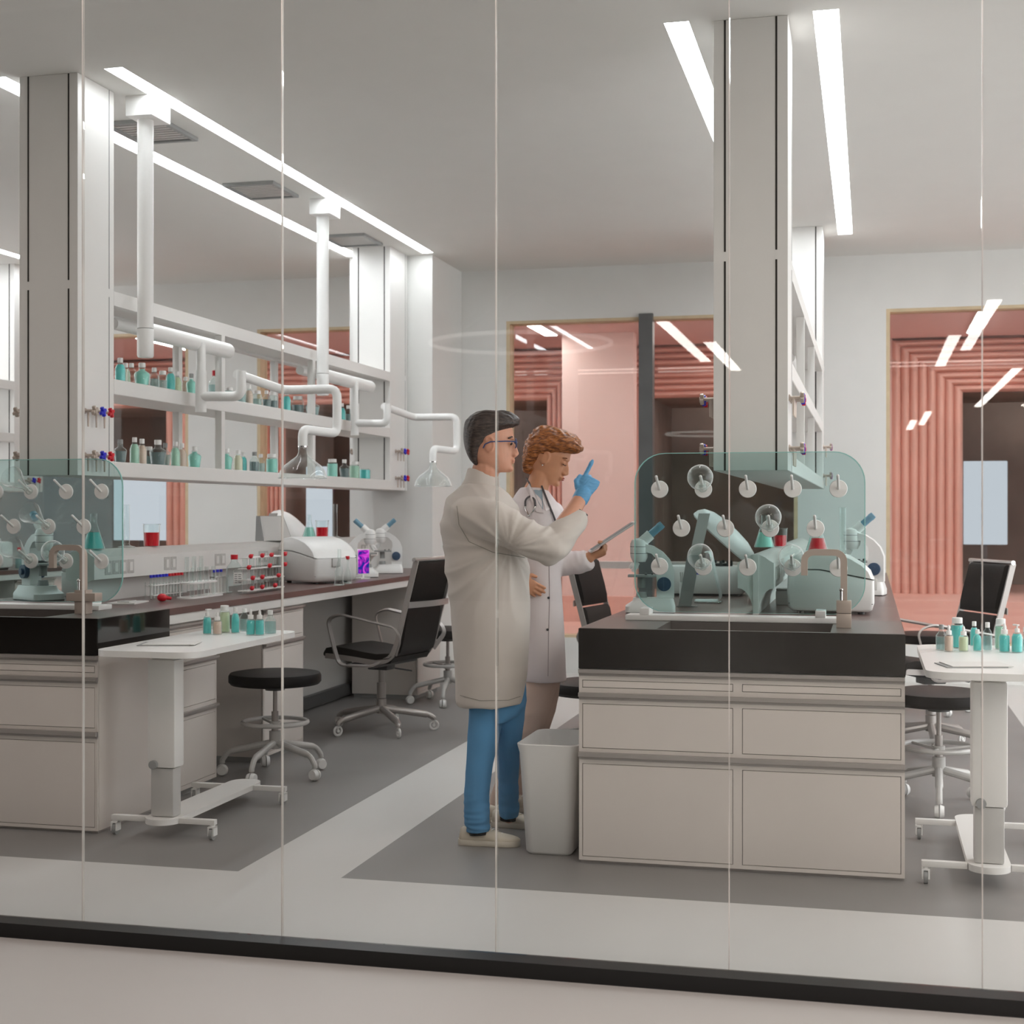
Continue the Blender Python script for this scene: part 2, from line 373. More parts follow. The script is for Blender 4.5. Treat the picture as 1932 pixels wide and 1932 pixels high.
# ceiling vents
for k, (x, y) in enumerate(((-3.75, 7.1), (-3.76, 8.57), (-3.78, 10.3))):
    t = thing('ceiling_vent', ['near square ceiling vent half hidden by the first fume arm mount','middle square ceiling vent between the two light strips','far square ceiling vent above the rear hanging column'][k], 'vent', (x, y, HC), group='ceiling vents over the left bench')
    obj('frame', B().box(-.17,.17,-.21,-.185,-.02,0).box(-.17,.17,.185,.21,-.02,0).box(-.17,-.145,-.185,.185,-.02,0).box(.145,.17,-.185,.185,-.02,0), M_grey, t, flat=True)
    sb = B()
    for j in range(9): sb.box(-.145,.145,-.18+j*.041,-.155+j*.041,-.012,-.004)
    obj('louvre', sb, M_greypaint, t, flat=True)
    obj('backing', B().box(-.145,.145,-.185,.185,-.003,0), M_grey, t, flat=True)
# ---------------------------------------------------------------- benches
S = 3.27; XC = -.48
def front_unit(t, w, rows, z0, z1, depth, cols=1, rails=(), dark=False):
    """cabinet facing local -Y, x 0..w ; rows: (zlo, zhi) of drawer panels"""
    obj('body', B().box(0, w, .012, depth, z0, z1), M_cab, t, flat=True)
    obj('gap_shade', B().box(.01, w-.01, .0085, .0115, z0+.01, z1-.01), M_groove, t, flat=True)  # dark sheet standing in for the shade in the drawer gaps
    xs = [.012 + i*(w-.012)/cols for i in range(cols+1)]
    g = .0022; fb = B(); st = .030 if cols > 1 else .014
    cols_x = []
    for i in range(cols):
        a = .013 if i == 0 else w*i/cols + .017
        b = w-.013 if i == cols-1 else w*(i+1)/cols - .017
        cols_x.append((a, b))
    zs = [z0] + [v for r_ in sorted(rows) for v in r_] + [z1]
    for i in range(0, len(zs), 2): fb.box(0, w, 0, .008, zs[i], zs[i+1])
    for lo, hi in rows:
        fb.box(0, cols_x[0][0], 0, .008, lo, hi); fb.box(cols_x[-1][1], w, 0, .008, lo, hi)
        for i in range(cols-1): fb.box(cols_x[i][1], cols_x[i+1][0], 0, .008, lo, hi)
    obj('front_frame', fb, M_cab, t, flat=True)
    for lo, hi in rows:
        for a, b in cols_x: obj('drawer', B().box(a+g, b-g, -.0005, .008, lo+g, hi-g, bev=.0008, seg=1), M_cab, t, flat=True)
    for lo, hi in rails:
        r_ = B().prism([(-.018, hi), (.004, hi), (.004, lo-.006), (-.004, lo-.006), (-.004, lo+.002), (-.018, lo+.006)], 0, w, 'X')
        obj('handle_rail', r_, M_alu, t, flat=True)
def sink_cabinet(x, lab):
    t = thing('sink_cabinet', lab, 'cabinet', (x-.6065, 5.48, 0), group='sink cabinets at the bench ends')
    front_unit(t, 1.213, [(.676,.7056), (.443,.6147), (.0264,.384)], .012, .748, .64, 2, [(.728,.748), (.637,.6576), (.406,.429)])
    obj('plinth', B().box(.004, 1.209, .012, .63, 0, .0115), M_alu, t, flat=True)
    return t
def sink_top(x, lab):
    t = thing('sink_basin', lab, 'sink', (x, 5.48, .75), group='black resin sinks')
    w = .6065; a, b = -.31, .34; y0, y1 = .022, .44; H = .155
    m = B()
    m.box(-w, w, 0, y0, 0, H, bev=.002).box(-w, w, y1, .64, 0, H-.0).box(-w, a, y0, y1, 0, H).box(b, w, y0, y1, 0, H).box(a, b, y0, y1, 0, .02)
    obj('apron', B().box(-w-.001, w+.001, -.004, -.0005, .0, H-.001), M_apron, t, flat=True)
    obj('basin', m, M_counter, t, flat=True)
    for i, sx in enumerate((-1, 1)): obj('side_apron', B().box(sx*w-.002 if sx < 0 else w+.0002, -w-.0002 if sx < 0 else w+.002, 0, .64, 0, H-.002), M_apron, t, flat=True)
    obj('inner_lining', B().box(a, b, y1-.002, y1-.0001, .02, H-.05).box(a, a+.002, y0, y1-.003, .02, H-.05).box(b-.002, b, y0, y1-.003, .02, H-.05).box(a+.003, b-.003, y0+.003, y1-.004, .0201, .022), M_black, t, flat=True)
    dr = B().cyl((0, .22, .0222), (0, .22, .025), .03); obj('drain', dr, M_chrome, t)
    return t
def worktop(x, lab):
    t = thing('worktop', lab, 'worktop', (x, 6.12, .83), group='brown worktops of the lab benches')
    obj('slab', B().box(-.6065, .6065, .001, 4.93, .043, .075, bev=.002), M_brown, t, flat=True)
    obj('support_rail', B().box(-.60, .60, .002, 4.9, 0, .0425), M_white, t, flat=True)
    return t
def side_unit(x, y, side, w, lab, full):
    rz = PI/2 if side > 0 else -PI/2
    yy = y if side > 0 else y+w
    t = thing('drawer_unit', lab, 'cabinet', (x+side*.585, yy, 0), rz, group='white drawer units under the benches')
    rows = [(.66,.79),(.42,.60),(.05,.36)] if full else [(.66,.79),(.05,.60)]
    front_unit(t, w, rows, .03, .828, .5, 1, [(.805,.822),(.622,.64)] + ([(.382,.40)] if full else []))
    obj('plinth', B().box(.01, w-.01, .02, .49, 0, .0298), M_grey, t, flat=True)
    return t
def knee(x, lab):
    t = thing('knee_panel', lab, 'panel', (x, 6.7, 0), group='grey centre panels under the benches')
    obj('panel', B().box(-.02, .02, 0, 4.3, .001, .828), M_greypaint, t, flat=True)
    obj('cable_tray', B().box(.021, .06, .6, 4.2, .02, .1), M_dgrey, t, flat=True)
def spine(x, lab):
    t = thing('service_spine', lab, 'service ledge', (x, 6.37, .9055), group='white service ledges along the benches')
    # end profile: narrow foot flaring into a wide flat-topped ledge
    L = [(.010, 0)]; 
    for k in range(7):
        a = k/6*PI/2; L.append((.012+.066*(1-math.cos(a)), .01+.105*math.sin(a)))
    L += [(.078, .225), (.060, .235), (.040, .25), (.012, .262)]
    poly = L + [(-u, v) for u, v in reversed(L)]
    obj('ledge', B().prism(poly, 0, 4.2, 'Y'), M_white, t, sharp=25)
    obj('end_rib', B().box(-.0115, .0115, -.006, -.0005, 0, .262), M_white, t, flat=True)
    for k in range(7):
        for sx in (-1, 1):
            y = .10 + k*.62
            p = B()
            for j in range(4 if k == 0 else 2): p.box(-.0805 if sx < 0 else .0785, -.0785 if sx < 0 else .0805, y+j*.075, y+j*.075+.066, .135, .205, bev=.001, seg=1)
            o = obj('socket_plate', p, M_greypaint, t, flat=True)
            for j in range(4 if k == 0 else 2): obj('socket', B().box(-.083 if sx < 0 else .0807, -.0807 if sx < 0 else .083, y+j*.075+.018, y+j*.075+.048, .148, .192), M_white, o, flat=True)
    return t
def hanging(x, lab):
    t = thing('hanging_shelf', lab, 'shelf', (x, 6.09, 1.525), group='white ceiling-hung column shelves')
    W = .1535; H = HC-1.525-.0005; D1 = .335
    def col(nm, y0, y1, z0=0):
        c = obj(nm, B().box(-W, W, y0, y1, z0, H, bev=.0015, seg=1), M_white, t, flat=True)
        g = B()
        for gx in (-.106, .106):
            for za, zb in ((z0+.0, .875), (.915, H-.001)): g.box(gx-.004, gx+.004, y0-.0012, y0-.0002, za, zb)
        obj('groove', g, M_groove, c, flat=True)
        g = B()
        for sx in (-1, 1):
            for za, zb in ((z0, .875), (.915, H-.001)): g.box(sx*(W+.0007)-.0006, sx*(W+.0007)+.0006, y1-.05, y1-.044, za, zb)
        obj('groove', g, M_grey, c, flat=True)
    col('front_column', 0, D1); col('rear_column', 4.55, 4.97)
    Y0, Y1 = D1+.0005, 4.5495
    obj('top_beam', B().box(-W, -W+.06, Y0, Y1, .84, .91).box(W-.06, W, Y0, Y1, .84, .91).box(-W+.0605, W-.0605, Y0, Y1, .855, .87), M_white, t, flat=True)
    obj('shelf', B().box(-W, W, Y0, Y1, .405, .48, bev=.003, seg=1), M_white, t, flat=True)
    obj('shelf', B().box(-W, W, Y0, Y1, .0, .075, bev=.003, seg=1), M_white, t, flat=True)
    for yy in (1.55, 2.95):
        for sx in (-1, 1):
            for za, zb in ((.0755, .4045), (.4805, .8395)):
                obj('post', B().box(sx*(W-.02)-.02, sx*(W-.02)+.02, yy, yy+.045, za, zb), M_white, t, flat=True)
    obj('lamp_tube', B().cyl((0, .6, .79), (0, 1.4, .79), .03).cyl((0, 1.0, .79), (0, 1.0, .855), .012), M_whitep, t)
    obj('lamp_tube', B().cyl((0, 3.1, .79), (0, 4.2, .79), .03).cyl((0, 3.6, .79), (0, 3.6, .855), .012), M_whitep, t)
    for zz, in ((.305,), (.095,)):
        for sx in (-1, 1):
            for y0, nn in ((.06, 0), (4.68, 1)):
                for j, mm in enumerate((M_nickel, M_bluep, M_redp)):
                    y = y0 + j*.075
                    tp = B().cyl((sx*W, y, zz), (sx*(W+.05), y, zz), .007, seg=10).cyl((sx*(W+.02), y, zz+.004), (sx*(W+.02), y, zz-.075), .006, .004, seg=10).cyl((sx*W, y, zz), (sx*(W+.006), y, zz), .014, seg=14)
                    o = obj('gas_tap', tp, M_nickel, t)
                    h = B()
                    for q in range(4):
                        a = q*PI/2 + .5
                        h.box(.006, .024, -.007, .007, -.008, .008, bev=.003, M=Matrix.Translation((sx*(W+.055), y, zz)) @ Matrix.Rotation(PI/2, 4, 'Y') @ Matrix.Rotation(a, 4, 'Z'))
                    h.cyl((sx*(W+.045), y, zz), (sx*(W+.065), y, zz), .009, seg=12)
                    obj('tap_handle', h, mm, o)
    return t
# the three benches, near right first
bn = ['near right bench', 'left bench', 'far left bench']
for k in range(3):
    x = XC - k*S; n = bn[k]
    sink_cabinet(x, ['cream sink cabinet with two columns of drawer fronts below the near black sink', 'cream sink cabinet at the lower left edge of the photo', 'cream sink cabinet outside the photo on the left'][k])
    sink_top(x, f'deep black resin sink with glossy apron at the end of the {n}')
    worktop(x, f'dark brown worktop of the {n}')
    spine(x, f'white service ledge with sockets running along the {n}')
    hanging(x, ['tall white hanging column and shelf over the near right bench', 'white hanging column and bottle shelves over the left bench', 'white hanging shelf at the left edge, over the far left bench'][k])
    knee(x, f'grey centre panel under the {n}')
    for side in (1, -1):
        sn = 'right' if side > 0 else 'left'
        side_unit(x, 6.125, side, .54, f'white three-drawer unit next to the sink on the {sn} side of the {n}', True)
        side_unit(x, 7.24, side, .565, f'white door-and-drawer unit mid-way along the {sn} side of the {n}', False)
        side_unit(x, 9.98, side, .56, f'white three-drawer unit at the far end, {sn} side of the {n}', True)

# ---------------------------------------------------------------- faucets
def faucet():
    t = thing('faucet', 'brushed square gooseneck faucet on the near right sink', 'faucet', (XC+.385, 5.74, .9055), group='square gooseneck faucets')
    obj('base', B().box(-.028, .028, -.028, .028, 0, .055, bev=.002).box(-.028, .028, -.028, .028, .0565, .105, bev=.002), M_nickel, t)
    r = .035; pts = [(0, 0, .1055), (0, 0, .255)]
    for q in range(1, 7): a = q/6*PI/2; pts.append((-r*(1-math.cos(a)), 0, .255+r*math.sin(a)))
    pts.append((-.115, 0, .29))
    for q in range(1, 7): a = q/6*PI/2; pts.append((-.115-r*math.sin(a), 0, .29-r*(1-math.cos(a))))
    pts.append((-.15, 0, .20))
    h = .0125; obj('spout', B().sweep(pts, [(-h, -h), (h, -h), (h, h), (-h, h)], up=(0, 1, 0)), M_nickel, t, sharp=30)
    obj('lever', B().cyl((-.01, -.022, .1055), (-.01, -.022, .145), .0055).sph((-.01, -.022, .147), .008, 12), M_chrome, t)
    return t
fc = faucet()
f2 = dup(fc, (XC-S+.40, 5.72, .9055), label='brushed square gooseneck faucet with side arm on the left sink')
o = obj('side_arm', B().box(-.065, .075, -.034, .03, .056, .092, bev=.002), M_nickel, f2)
dup(fc, (XC-2*S+.385, 5.74, .9055), label='square gooseneck faucet on the far left sink')

# ---------------------------------------------------------------- drying racks
def rack():
    t = thing('drying_rack', 'teal-tinted glass drying rack with white pegs on the near right bench', 'drying rack', (XC, 5.95, .9055), group='glass peg drying racks')
    w, z0, z1, r = .465, .035, .69, .125
    P = []
    for cx, cz, a0 in ((w-r, z1-r, 0), (-w+r, z1-r, 90), (-w+r, z0+r, 180), (w-r, z0+r, 270)):
        for q in range(9): a = R(a0 + q*90/8); P.append((cx+r*math.cos(a), cz+r*math.sin(a)))
    obj('glass_plate', B().prism(P, -.0028, .0028, 'Y'), M_tint, t, flat=True)
    n = len(P); rr = []
    ins = [(u*(1-.0035/.46), z0+(v-z0)*(1-.004/.65)+.001) for u, v in P]
    for (u, v), (a, b) in zip(P, ins): rr.append([(u*1.0005, -.0031, v), (u*1.0005, .0031, v), (a, .0031, b), (a, -.0031, b)])
    obj('plate_edge', B().rings(rr, caps=False, closed=True), M_tedge, t, flat=True)
    obj('drip_tray', B().box(-.50, .36, -.03, .09, .0, .022, bev=.004), M_whitep, t)
    obj('foot', B().box(-.44, -.40, -.028, .085, .0225, .05, bev=.003).box(.27, .31, -.028, .085, .0225, .05, bev=.003), M_whitep, t)
    for row, (zz, xs) in enumerate(((.54, (-.36,-.18,0,.18,.36)), (.38, (-.27,-.09,.09,.27)), (.222, (-.36,-.18,0,.18,.36)))):
        for x in xs:
            p = B().cyl((x, -.0032, zz), (x, -.0105, zz), .036, .034, seg=32)
            o = obj('peg_disc', p, M_whitep, t)
            obj('peg', B().tube([(x, -.0105, zz), (x, -.055, zz+.024), (x, -.103, zz+.050)], .0058, 10).sph((x, -.103, zz+.050), .0058, 10), M_whitep, o)
    return t
rk = rack()
dup(rk, (XC-S, 5.95, .9055), label='teal-tinted glass drying rack with white pegs at the left edge, on the left bench')
def round_flask(xc, x, zz, lab, s=1., cone=False):
    # neck slips over the peg, body points outward and up
    d = Vector((0, -.092, .040)).normalized()
    t = thing('hanging_flask', lab, 'flask', (xc+x, 5.95-.02, .9055+zz+.004), group='glass flasks hung to dry on the pegs')
    rot = Vector((0, 0, 1)).rotation_difference(d).to_matrix().to_4x4()
    if not cone: prof = [(.017,0),(.0165,.004),(.0135,.007),(.0135,.055)] + [(.052*math.sin(a), .105-.052*math.cos(a)) for a in [R(18+q*18) for q in range(10)]]
    else: prof = [(.018,0),(.0145,.005),(.0145,.05),(.05,.15),(.05,.158)]
    b = B().lathe(prof, M=rot, seg=32, caps=False); obj('glass_body', b, M_lab, t)
    obj('rim', B().lathe([(.0135,-.002),(.0185,-.002),(.0185,.003),(.0135,.003)], M=rot, seg=24, caps=False), M_lab, t)
    return t
for x, z, l in ((-.18, .54, 'round glass flask on the top row of the right peg rack'), (.09, .38, 'round glass flask on the middle row of the right peg rack'),
                (-.18, .222, 'left round glass flask on the bottom row of the right peg rack'), (.18, .222, 'right round glass flask on the bottom row of the right peg rack')):
    round_flask(XC, x, z, l)
for x, z, l, c in ((-.09+.18, .38, 'open-ended glass flask on the middle row of the left peg rack', True), (0, .54, 'glass flask at the left photo edge on the top row of pegs', True),
                (.18, .222, 'glass flask behind the left faucet on the bottom peg row', False), (0, .222, 'glass flask at the left photo edge on the bottom row of pegs', True)):
    round_flask(XC-S, x, z, l, cone=c)

# ---------------------------------------------------------------- fume arms
def pd(x, y, d):  # point on a measured sight line at depth d
    r = px_ray(x, y); t = d/(r[1]*CA - r[0]*SA); return Vector((r[0]*t, r[1]*t, 1.35+r[2]*t))
def round_path(pts, r=.03, n=5):
    pts = [Vector(p) for p in pts]; out = [pts[0]]
    for i in range(1, len(pts)-1):
        a, p, b = pts[i-1], pts[i], pts[i+1]
        u = (a-p); v = (b-p); rr = min(r, u.length*.45, v.length*.45); u.normalize(); v.normalize()
        A = p+u*rr; Z = p+v*rr
        for k in range(n+1):
            q = k/n; out.append(A*(1-q)**2 + p*2*q*(1-q) + Z*q*q)
    out.append(pts[-1]); return out
def fume_arm():
    o0 = Vector((-3.50, 6.59, HC))
    t = thing('fume_extractor_arm', 'nearer white jointed fume arm with clear glass hood', 'extractor arm', o0, group='white fume extractor arms hung from the ceiling')
    L = lambda p: Vector(p)-o0
    obj('ceiling_mount', B().box(-.07, .07, -.10, .10, -.10, -.0005, bev=.002), M_whitep, t)
    obj('drop_tube', B().cyl((-.015, 0, -.10), (-.015, 0, -1.14), .040, seg=32).cyl((-.015, 0, -.25), (-.015, 0, -.253), .0406, seg=32).cyl((-.015, 0, -.83), (-.015, 0, -.833), .0406, seg=32), M_whitep, t)
    obj('tube_end', B().lathe([(.040,-1.143),(.041,-1.145),(.041,-1.275),(.036,-1.285),(.018,-1.284),(.012,-1.272)], (-.015, 0, 0), seg=32), M_whitep, t)
    yb = .72; z2 = -1.14
    obj('upper_arm', B().tube([(-.048, .08, z2), (-.048, 1.02, z2)], .043, 24).sph((-.048, 1.02, z2), .043, 20).sph((-.048, .08, z2), .043, 20), M_whitep, t)
    b0 = L(pd(379, 700, 7.85))
    obj('bracket', B().tube([(b0.x, b0.y, z2), (b0.x, b0.y, b0.z)], .026, 20).tube([b0, L(pd(379, 778, 7.85))], .03, 20), M_whitep, t)
    low = round_path([L(pd(379, 748, 7.85)), L(pd(455, 748, 7.75)), L(pd(455, 700, 7.75))], .05)
    obj('lower_arm', B().tube(low, .026, 16), M_whitep, t)
    mid = round_path([L(pd(447, 706, 7.75)), L(pd(535, 736, 8.2)), L(pd(636, 734, 8.1)), L(pd(636, 818, 8.1)), L(pd(571, 810, 7.85)), L(pd(571, 842, 7.85))], .05)
    obj('elbow_tube', B().tube(mid, .0255, 18), M_whitep, t)
    c = L(pd(571, 842, 7.85))
    prof = [(.0235, 0), (.0235, -.035), (.034, -.055), (.065, -.078), (.100, -.105), (.122, -.135), (.131, -.165), (.134, -.172), (.128, -.176)]
    obj('glass_hood', B().lathe(prof, c, seg=40, caps=False), M_lab, t)
    obj('collar', B().cyl(c+Vector((0,0,.002)), c-Vector((0,0,.006)), .0265, seg=24), M_chrome, t)
    return t
fa = fume_arm()
dup(fa, (-3.50, 6.59+2.42, HC), label='farther white jointed fume arm, its hood left of the standing man')

# ---------------------------------------------------------------- over-bed tables
def rrect(x0, x1, y0, y1, r, n=6):
    P = []
    for cx, cy, a0 in ((x1-r, y1-r, 0), (x0+r, y1-r, 90), (x0+r, y0+r, 180), (x1-r, y0+r, 270)):
        for q in range(n+1): a = R(a0+q*90/n); P.append((cx+r*math.cos(a), cy+r*math.sin(a)))
    return P
def caster(t, x, y, s=1., brake=True):
    b = B().cyl((x, y, .07), (x, y, .05), .011).box(x-.014, x-.008, y-.018, y+.018, .018, .055).box(x+.008, x+.014, y-.018, y+.018, .018, .055).box(x-.014, x+.014, y-.018, y+.018, .05, .056)
    o = obj('caster', b, M_whitep, t)
    obj('wheel', B().cyl((x-.007, y, .025), (x+.007, y, .025), .025, seg=24), M_grey, o)
def bed_table():
    t = thing('overbed_table', 'white wheeled over-bed table at the right edge of the photo', 'table', (.42, 5.5, 0), group='white height-adjustable over-bed tables')
    obj('tabletop', B().prism(rrect(-.225, .235, -.22, .90, .09), .765, .79, 'Z'), M_whitep, t, sharp=40)
    obj('support_frame', B().box(-.05, .06, -.03, .6, .74, .7645, bev=.003), M_white, t)
    obj('column_sleeve', B().box(-.062, .062, -.045, .045, .29, .7395, bev=.012), M_white, t)
    obj('column_inner', B().box(-.052, .052, -.037, .037, .086, .2895, bev=.01), M_greypaint, t)
    obj('lock_knob', B().cyl((-.03, -.046, .305), (-.03, -.062, .305), .018, seg=20), M_grey, t)
    P = [(.075*math.cos(R(a)), .075*math.sin(R(a))-.02) for a in range(180, 361, 15)] + [(.075*math.cos(R(a)), .075*math.sin(R(a))+.78) for a in range(0, 181, 15)]
    obj('base_plate', B().prism(P, .062, .0855, 'Z'), M_white, t, sharp=40)
    for y in (-.02, .72):
        obj('leg', B().box(-.235, -.0755, y-.014, y+.014, .062, .084, bev=.002).box(.0755, .235, y-.014, y+.014, .062, .084, bev=.002), M_white, t)
        for x in (-.22, .22): caster(t, x, y)
    return t
tb = bed_table()
dup(tb, (.42-S, 5.52, 0), label='white wheeled over-bed table in front of the left bench')

# ---------------------------------------------------------------- stools
def star_base(t, n, r, rot, zh, mt, wheel='ball', legr=.014, zt=.20):
    hb = B().cyl((0, 0, zt-.06), (0, 0, zt+.03), .03, seg=20)
    obj('base_hub', hb, mt, t)
    for k in range(n):
        a = rot + k*2*PI/n; c, s_ = math.cos(a), math.sin(a)
        pts = round_path([(.02*c, .02*s_, zt-.03), ((r-.03)*c, (r-.03)*s_, zt-.075), ((r-.0)*c, (r-.0)*s_, zt-.12 if zt > .18 else .075), (r*c, r*s_, .066)], .04, 4)
        obj('leg', B().tube(pts, [legr*1.25 if i < 2 else legr for i in range(len(pts))], 10), mt, t)
        w = B()
        tx, ty = -s_, c
        if wheel == 'ball':
            for sg in (-1, 1): w.cyl((r*c+tx*sg*.003, r*s_+ty*sg*.003, .031), (r*c+tx*sg*.021, r*s_+ty*sg*.021, .031), .031, .024, seg=20)
            obj('caster', w, M_whitep, t)
        else:
            rr = [(r*c+.0*tx, r*s_, .03)]
            ring = [(r*c+(c*math.cos(q*PI/10))*.026, r*s_+(s_*math.cos(q*PI/10))*.026, .031+math.sin(q*PI/10)*.026) for q in range(20)]
            w.tube(ring, .0075, 8, closed=True).cyl((r*c-tx*.008, r*s_-ty*.008, .031), (r*c+tx*.008, r*s_+ty*.008, .031), .009).cyl((r*c, r*s_, .066), (r*c, r*s_, .031), .005)
            obj('caster', w, M_whitep, t)
def stool():
    t = thing('lab_stool', 'round black stool with foot ring behind the right over-bed table', 'stool', (.31, 6.92, 0), group='round black stools with white foot rings')
    obj('seat', B().lathe([(.20,.468),(.225,.472),(.236,.485),(.236,.515),(.228,.528),(.19,.534),(.001,.534)], seg=40), M_cushion, t)
    obj('seat_plate', B().cyl((0, 0, .44), (0, 0, .467), .05, seg=20), M_dgrey, t)
    obj('gas_rod', B().cyl((0, 0, .26), (0, 0, .4395), .011, seg=14).cyl((0, 0, .2305), (0, 0, .33), .018, seg=16), M_alu, t)
    pts = [(.165*math.cos(q*PI/20), .165*math.sin(q*PI/20), .275) for q in range(40)]
    fr = B().tube(pts, .011, 10, closed=True)
    for q in range(3): a = q*2.094+.3; fr.cyl((0, 0, .262), (.165*math.cos(a), .165*math.sin(a), .275), .007, seg=8)
    fr.cyl((0, 0, .245), (0, 0, .28), .028, seg=20)
    obj('foot_ring', fr, M_greypaint, t)
    star_base(t, 5, .27, -.35, .2, M_greypaint)
    return t
sl = stool()
for x, y, rz, l in ((.31-S, 6.92, 0, 'round black stool with foot ring beside the left over-bed table'), (XC-.80, 6.92, .4, 'black stool seat peeking out behind the white bin'),
                    (.37-S, 9.85, .2, 'distant black stool left of the standing man'), (.38, 10.2, .5, 'black stool hidden far behind the right office chair')):
    dup(sl, (x, y, 0), rz, l)

# ---------------------------------------------------------------- office chairs (forward = local -X)
def chair():
    t = thing('office_chair', 'black leather office chair with aluminium arms behind the right over-bed table', 'chair', (.34, 8.55, 0), R(24), group='black leather and aluminium office chairs')
    # seat pad: curved sling
    def pad(pts, th, w):
        rs = []
        n = len(pts)
        for i, (x, z) in enumerate(pts):
            a = pts[max(0, i-1)]; b = pts[min(n-1, i+1)]; tx, tz = b[0]-a[0], b[1]-a[1]; l = math.hypot(tx, tz); nx, nz = -tz/l, tx/l
            e = 1-.55*(abs(2*i/(n-1)-1)**6)
            h = th*e/2; r_ = []
            for (u, v) in ((-w, 0), (-w+.012, h), (-.1, h*1.15), (.1, h*1.15), (w-.012, h), (w, 0), (w-.012, -h), (.1, -h*.9), (-.1, -h*.9), (-w+.012, -h)):
                r_.append((x+nx*v, u, z+nz*v))
            rs.append(r_)
        return B().rings(rs)
    obj('seat_cushion', pad([(-.27,.478),(-.25,.492),(-.2,.50),(-.1,.49),(0,.475),(.1,.465),(.19,.475),(.21,.49)], .065, .235), M_leather, t, sharp=50)
    back = [(.235,.52),(.258,.60),(.272,.68),(.285,.75)]
    obj('back_cushion', pad([(.205,.49)]+back+[(.29,.775)], .045, .215), M_leather, t, sharp=50)
    obj('head_cushion', pad([(.292,.785),(.305,.83),(.322,.90),(.342,.97),(.36,1.04),(.365,1.055)], .045, .215), M_leather, t, sharp=50)
    for sy in (-1, 1):
        y = sy*.228
        pts = round_path([(-.26,y,.475),(-.1,y,.465),(.10,y,.445),(.20,y,.47),(.245,y,.56),(.285,y,.72),(.335,y,.90),(.378,y,1.065)], .05, 4)
        obj('side_rail', B().sweep(pts, [(-.006,-.016),(.006,-.016),(.006,.016),(-.006,.016)], up=(0,0,1)), M_alu, t, sharp=40)
        ya = sy*.275
        arm = round_path([(.13,y,.455),(.10,ya,.43),(-.13,ya,.425),(-.165,ya,.52),(-.215,ya,.70),(-.13,ya,.735),(.12,ya,.69),(.26,ya,.665),(.30,ya,.60),(.24,y,.50)], .05, 5)
        obj('armrest', B().sweep(arm, [(-.013,-.005),(.013,-.005),(.013,.005),(-.013,.005)], up=(0,0,1)), M_alu, t, sharp=40)
    obj('top_bar', B().cyl((.37,-.245,1.07),(.37,.245,1.07),.013,seg=16), M_chrome, t)
    br = [(.335, -.245, .80)] + [(.335+.035*math.sin(q*PI/8), -.245+.49*q/8, .80) for q in range(1, 8)] + [(.335, .245, .80)]
    obj('back_brace', B().sweep(br, [(-.003,-.018),(.003,-.018),(.003,.018),(-.003,.018)]), M_alu, t, sharp=40)
    obj('tilt_mechanism', B().box(-.07,.07,-.05,.05,.38,.42,bev=.008).cyl((-.08,-.27,.425),(-.08,.27,.425),.012).cyl((.09,-.27,.425),(.09,.27,.425),.012).cyl((.02,.05,.39),(.12,.17,.36),.005), M_dgrey, t)
    obj('gas_column', B().cyl((0,0,.205),(0,0,.30),.028,seg=20).cyl((0,0,.30),(0,0,.379),.018,seg=16), M_alu, t)
    star_base(t, 5, .325, .55, .165, M_alu, 'ring', .017, .17)
    return t
ch = chair()
dup(ch, (-2.93, 8.50, 0), R(-12), 'black leather office chair with its back to us at the left bench')
dup(ch, (-1.36, 8.75, 0), R(170), 'black leather office chair half hidden behind the near right bench')
dup(ch, (-6.2, 8.6, 0), R(10), 'office chair hidden behind the left bench')
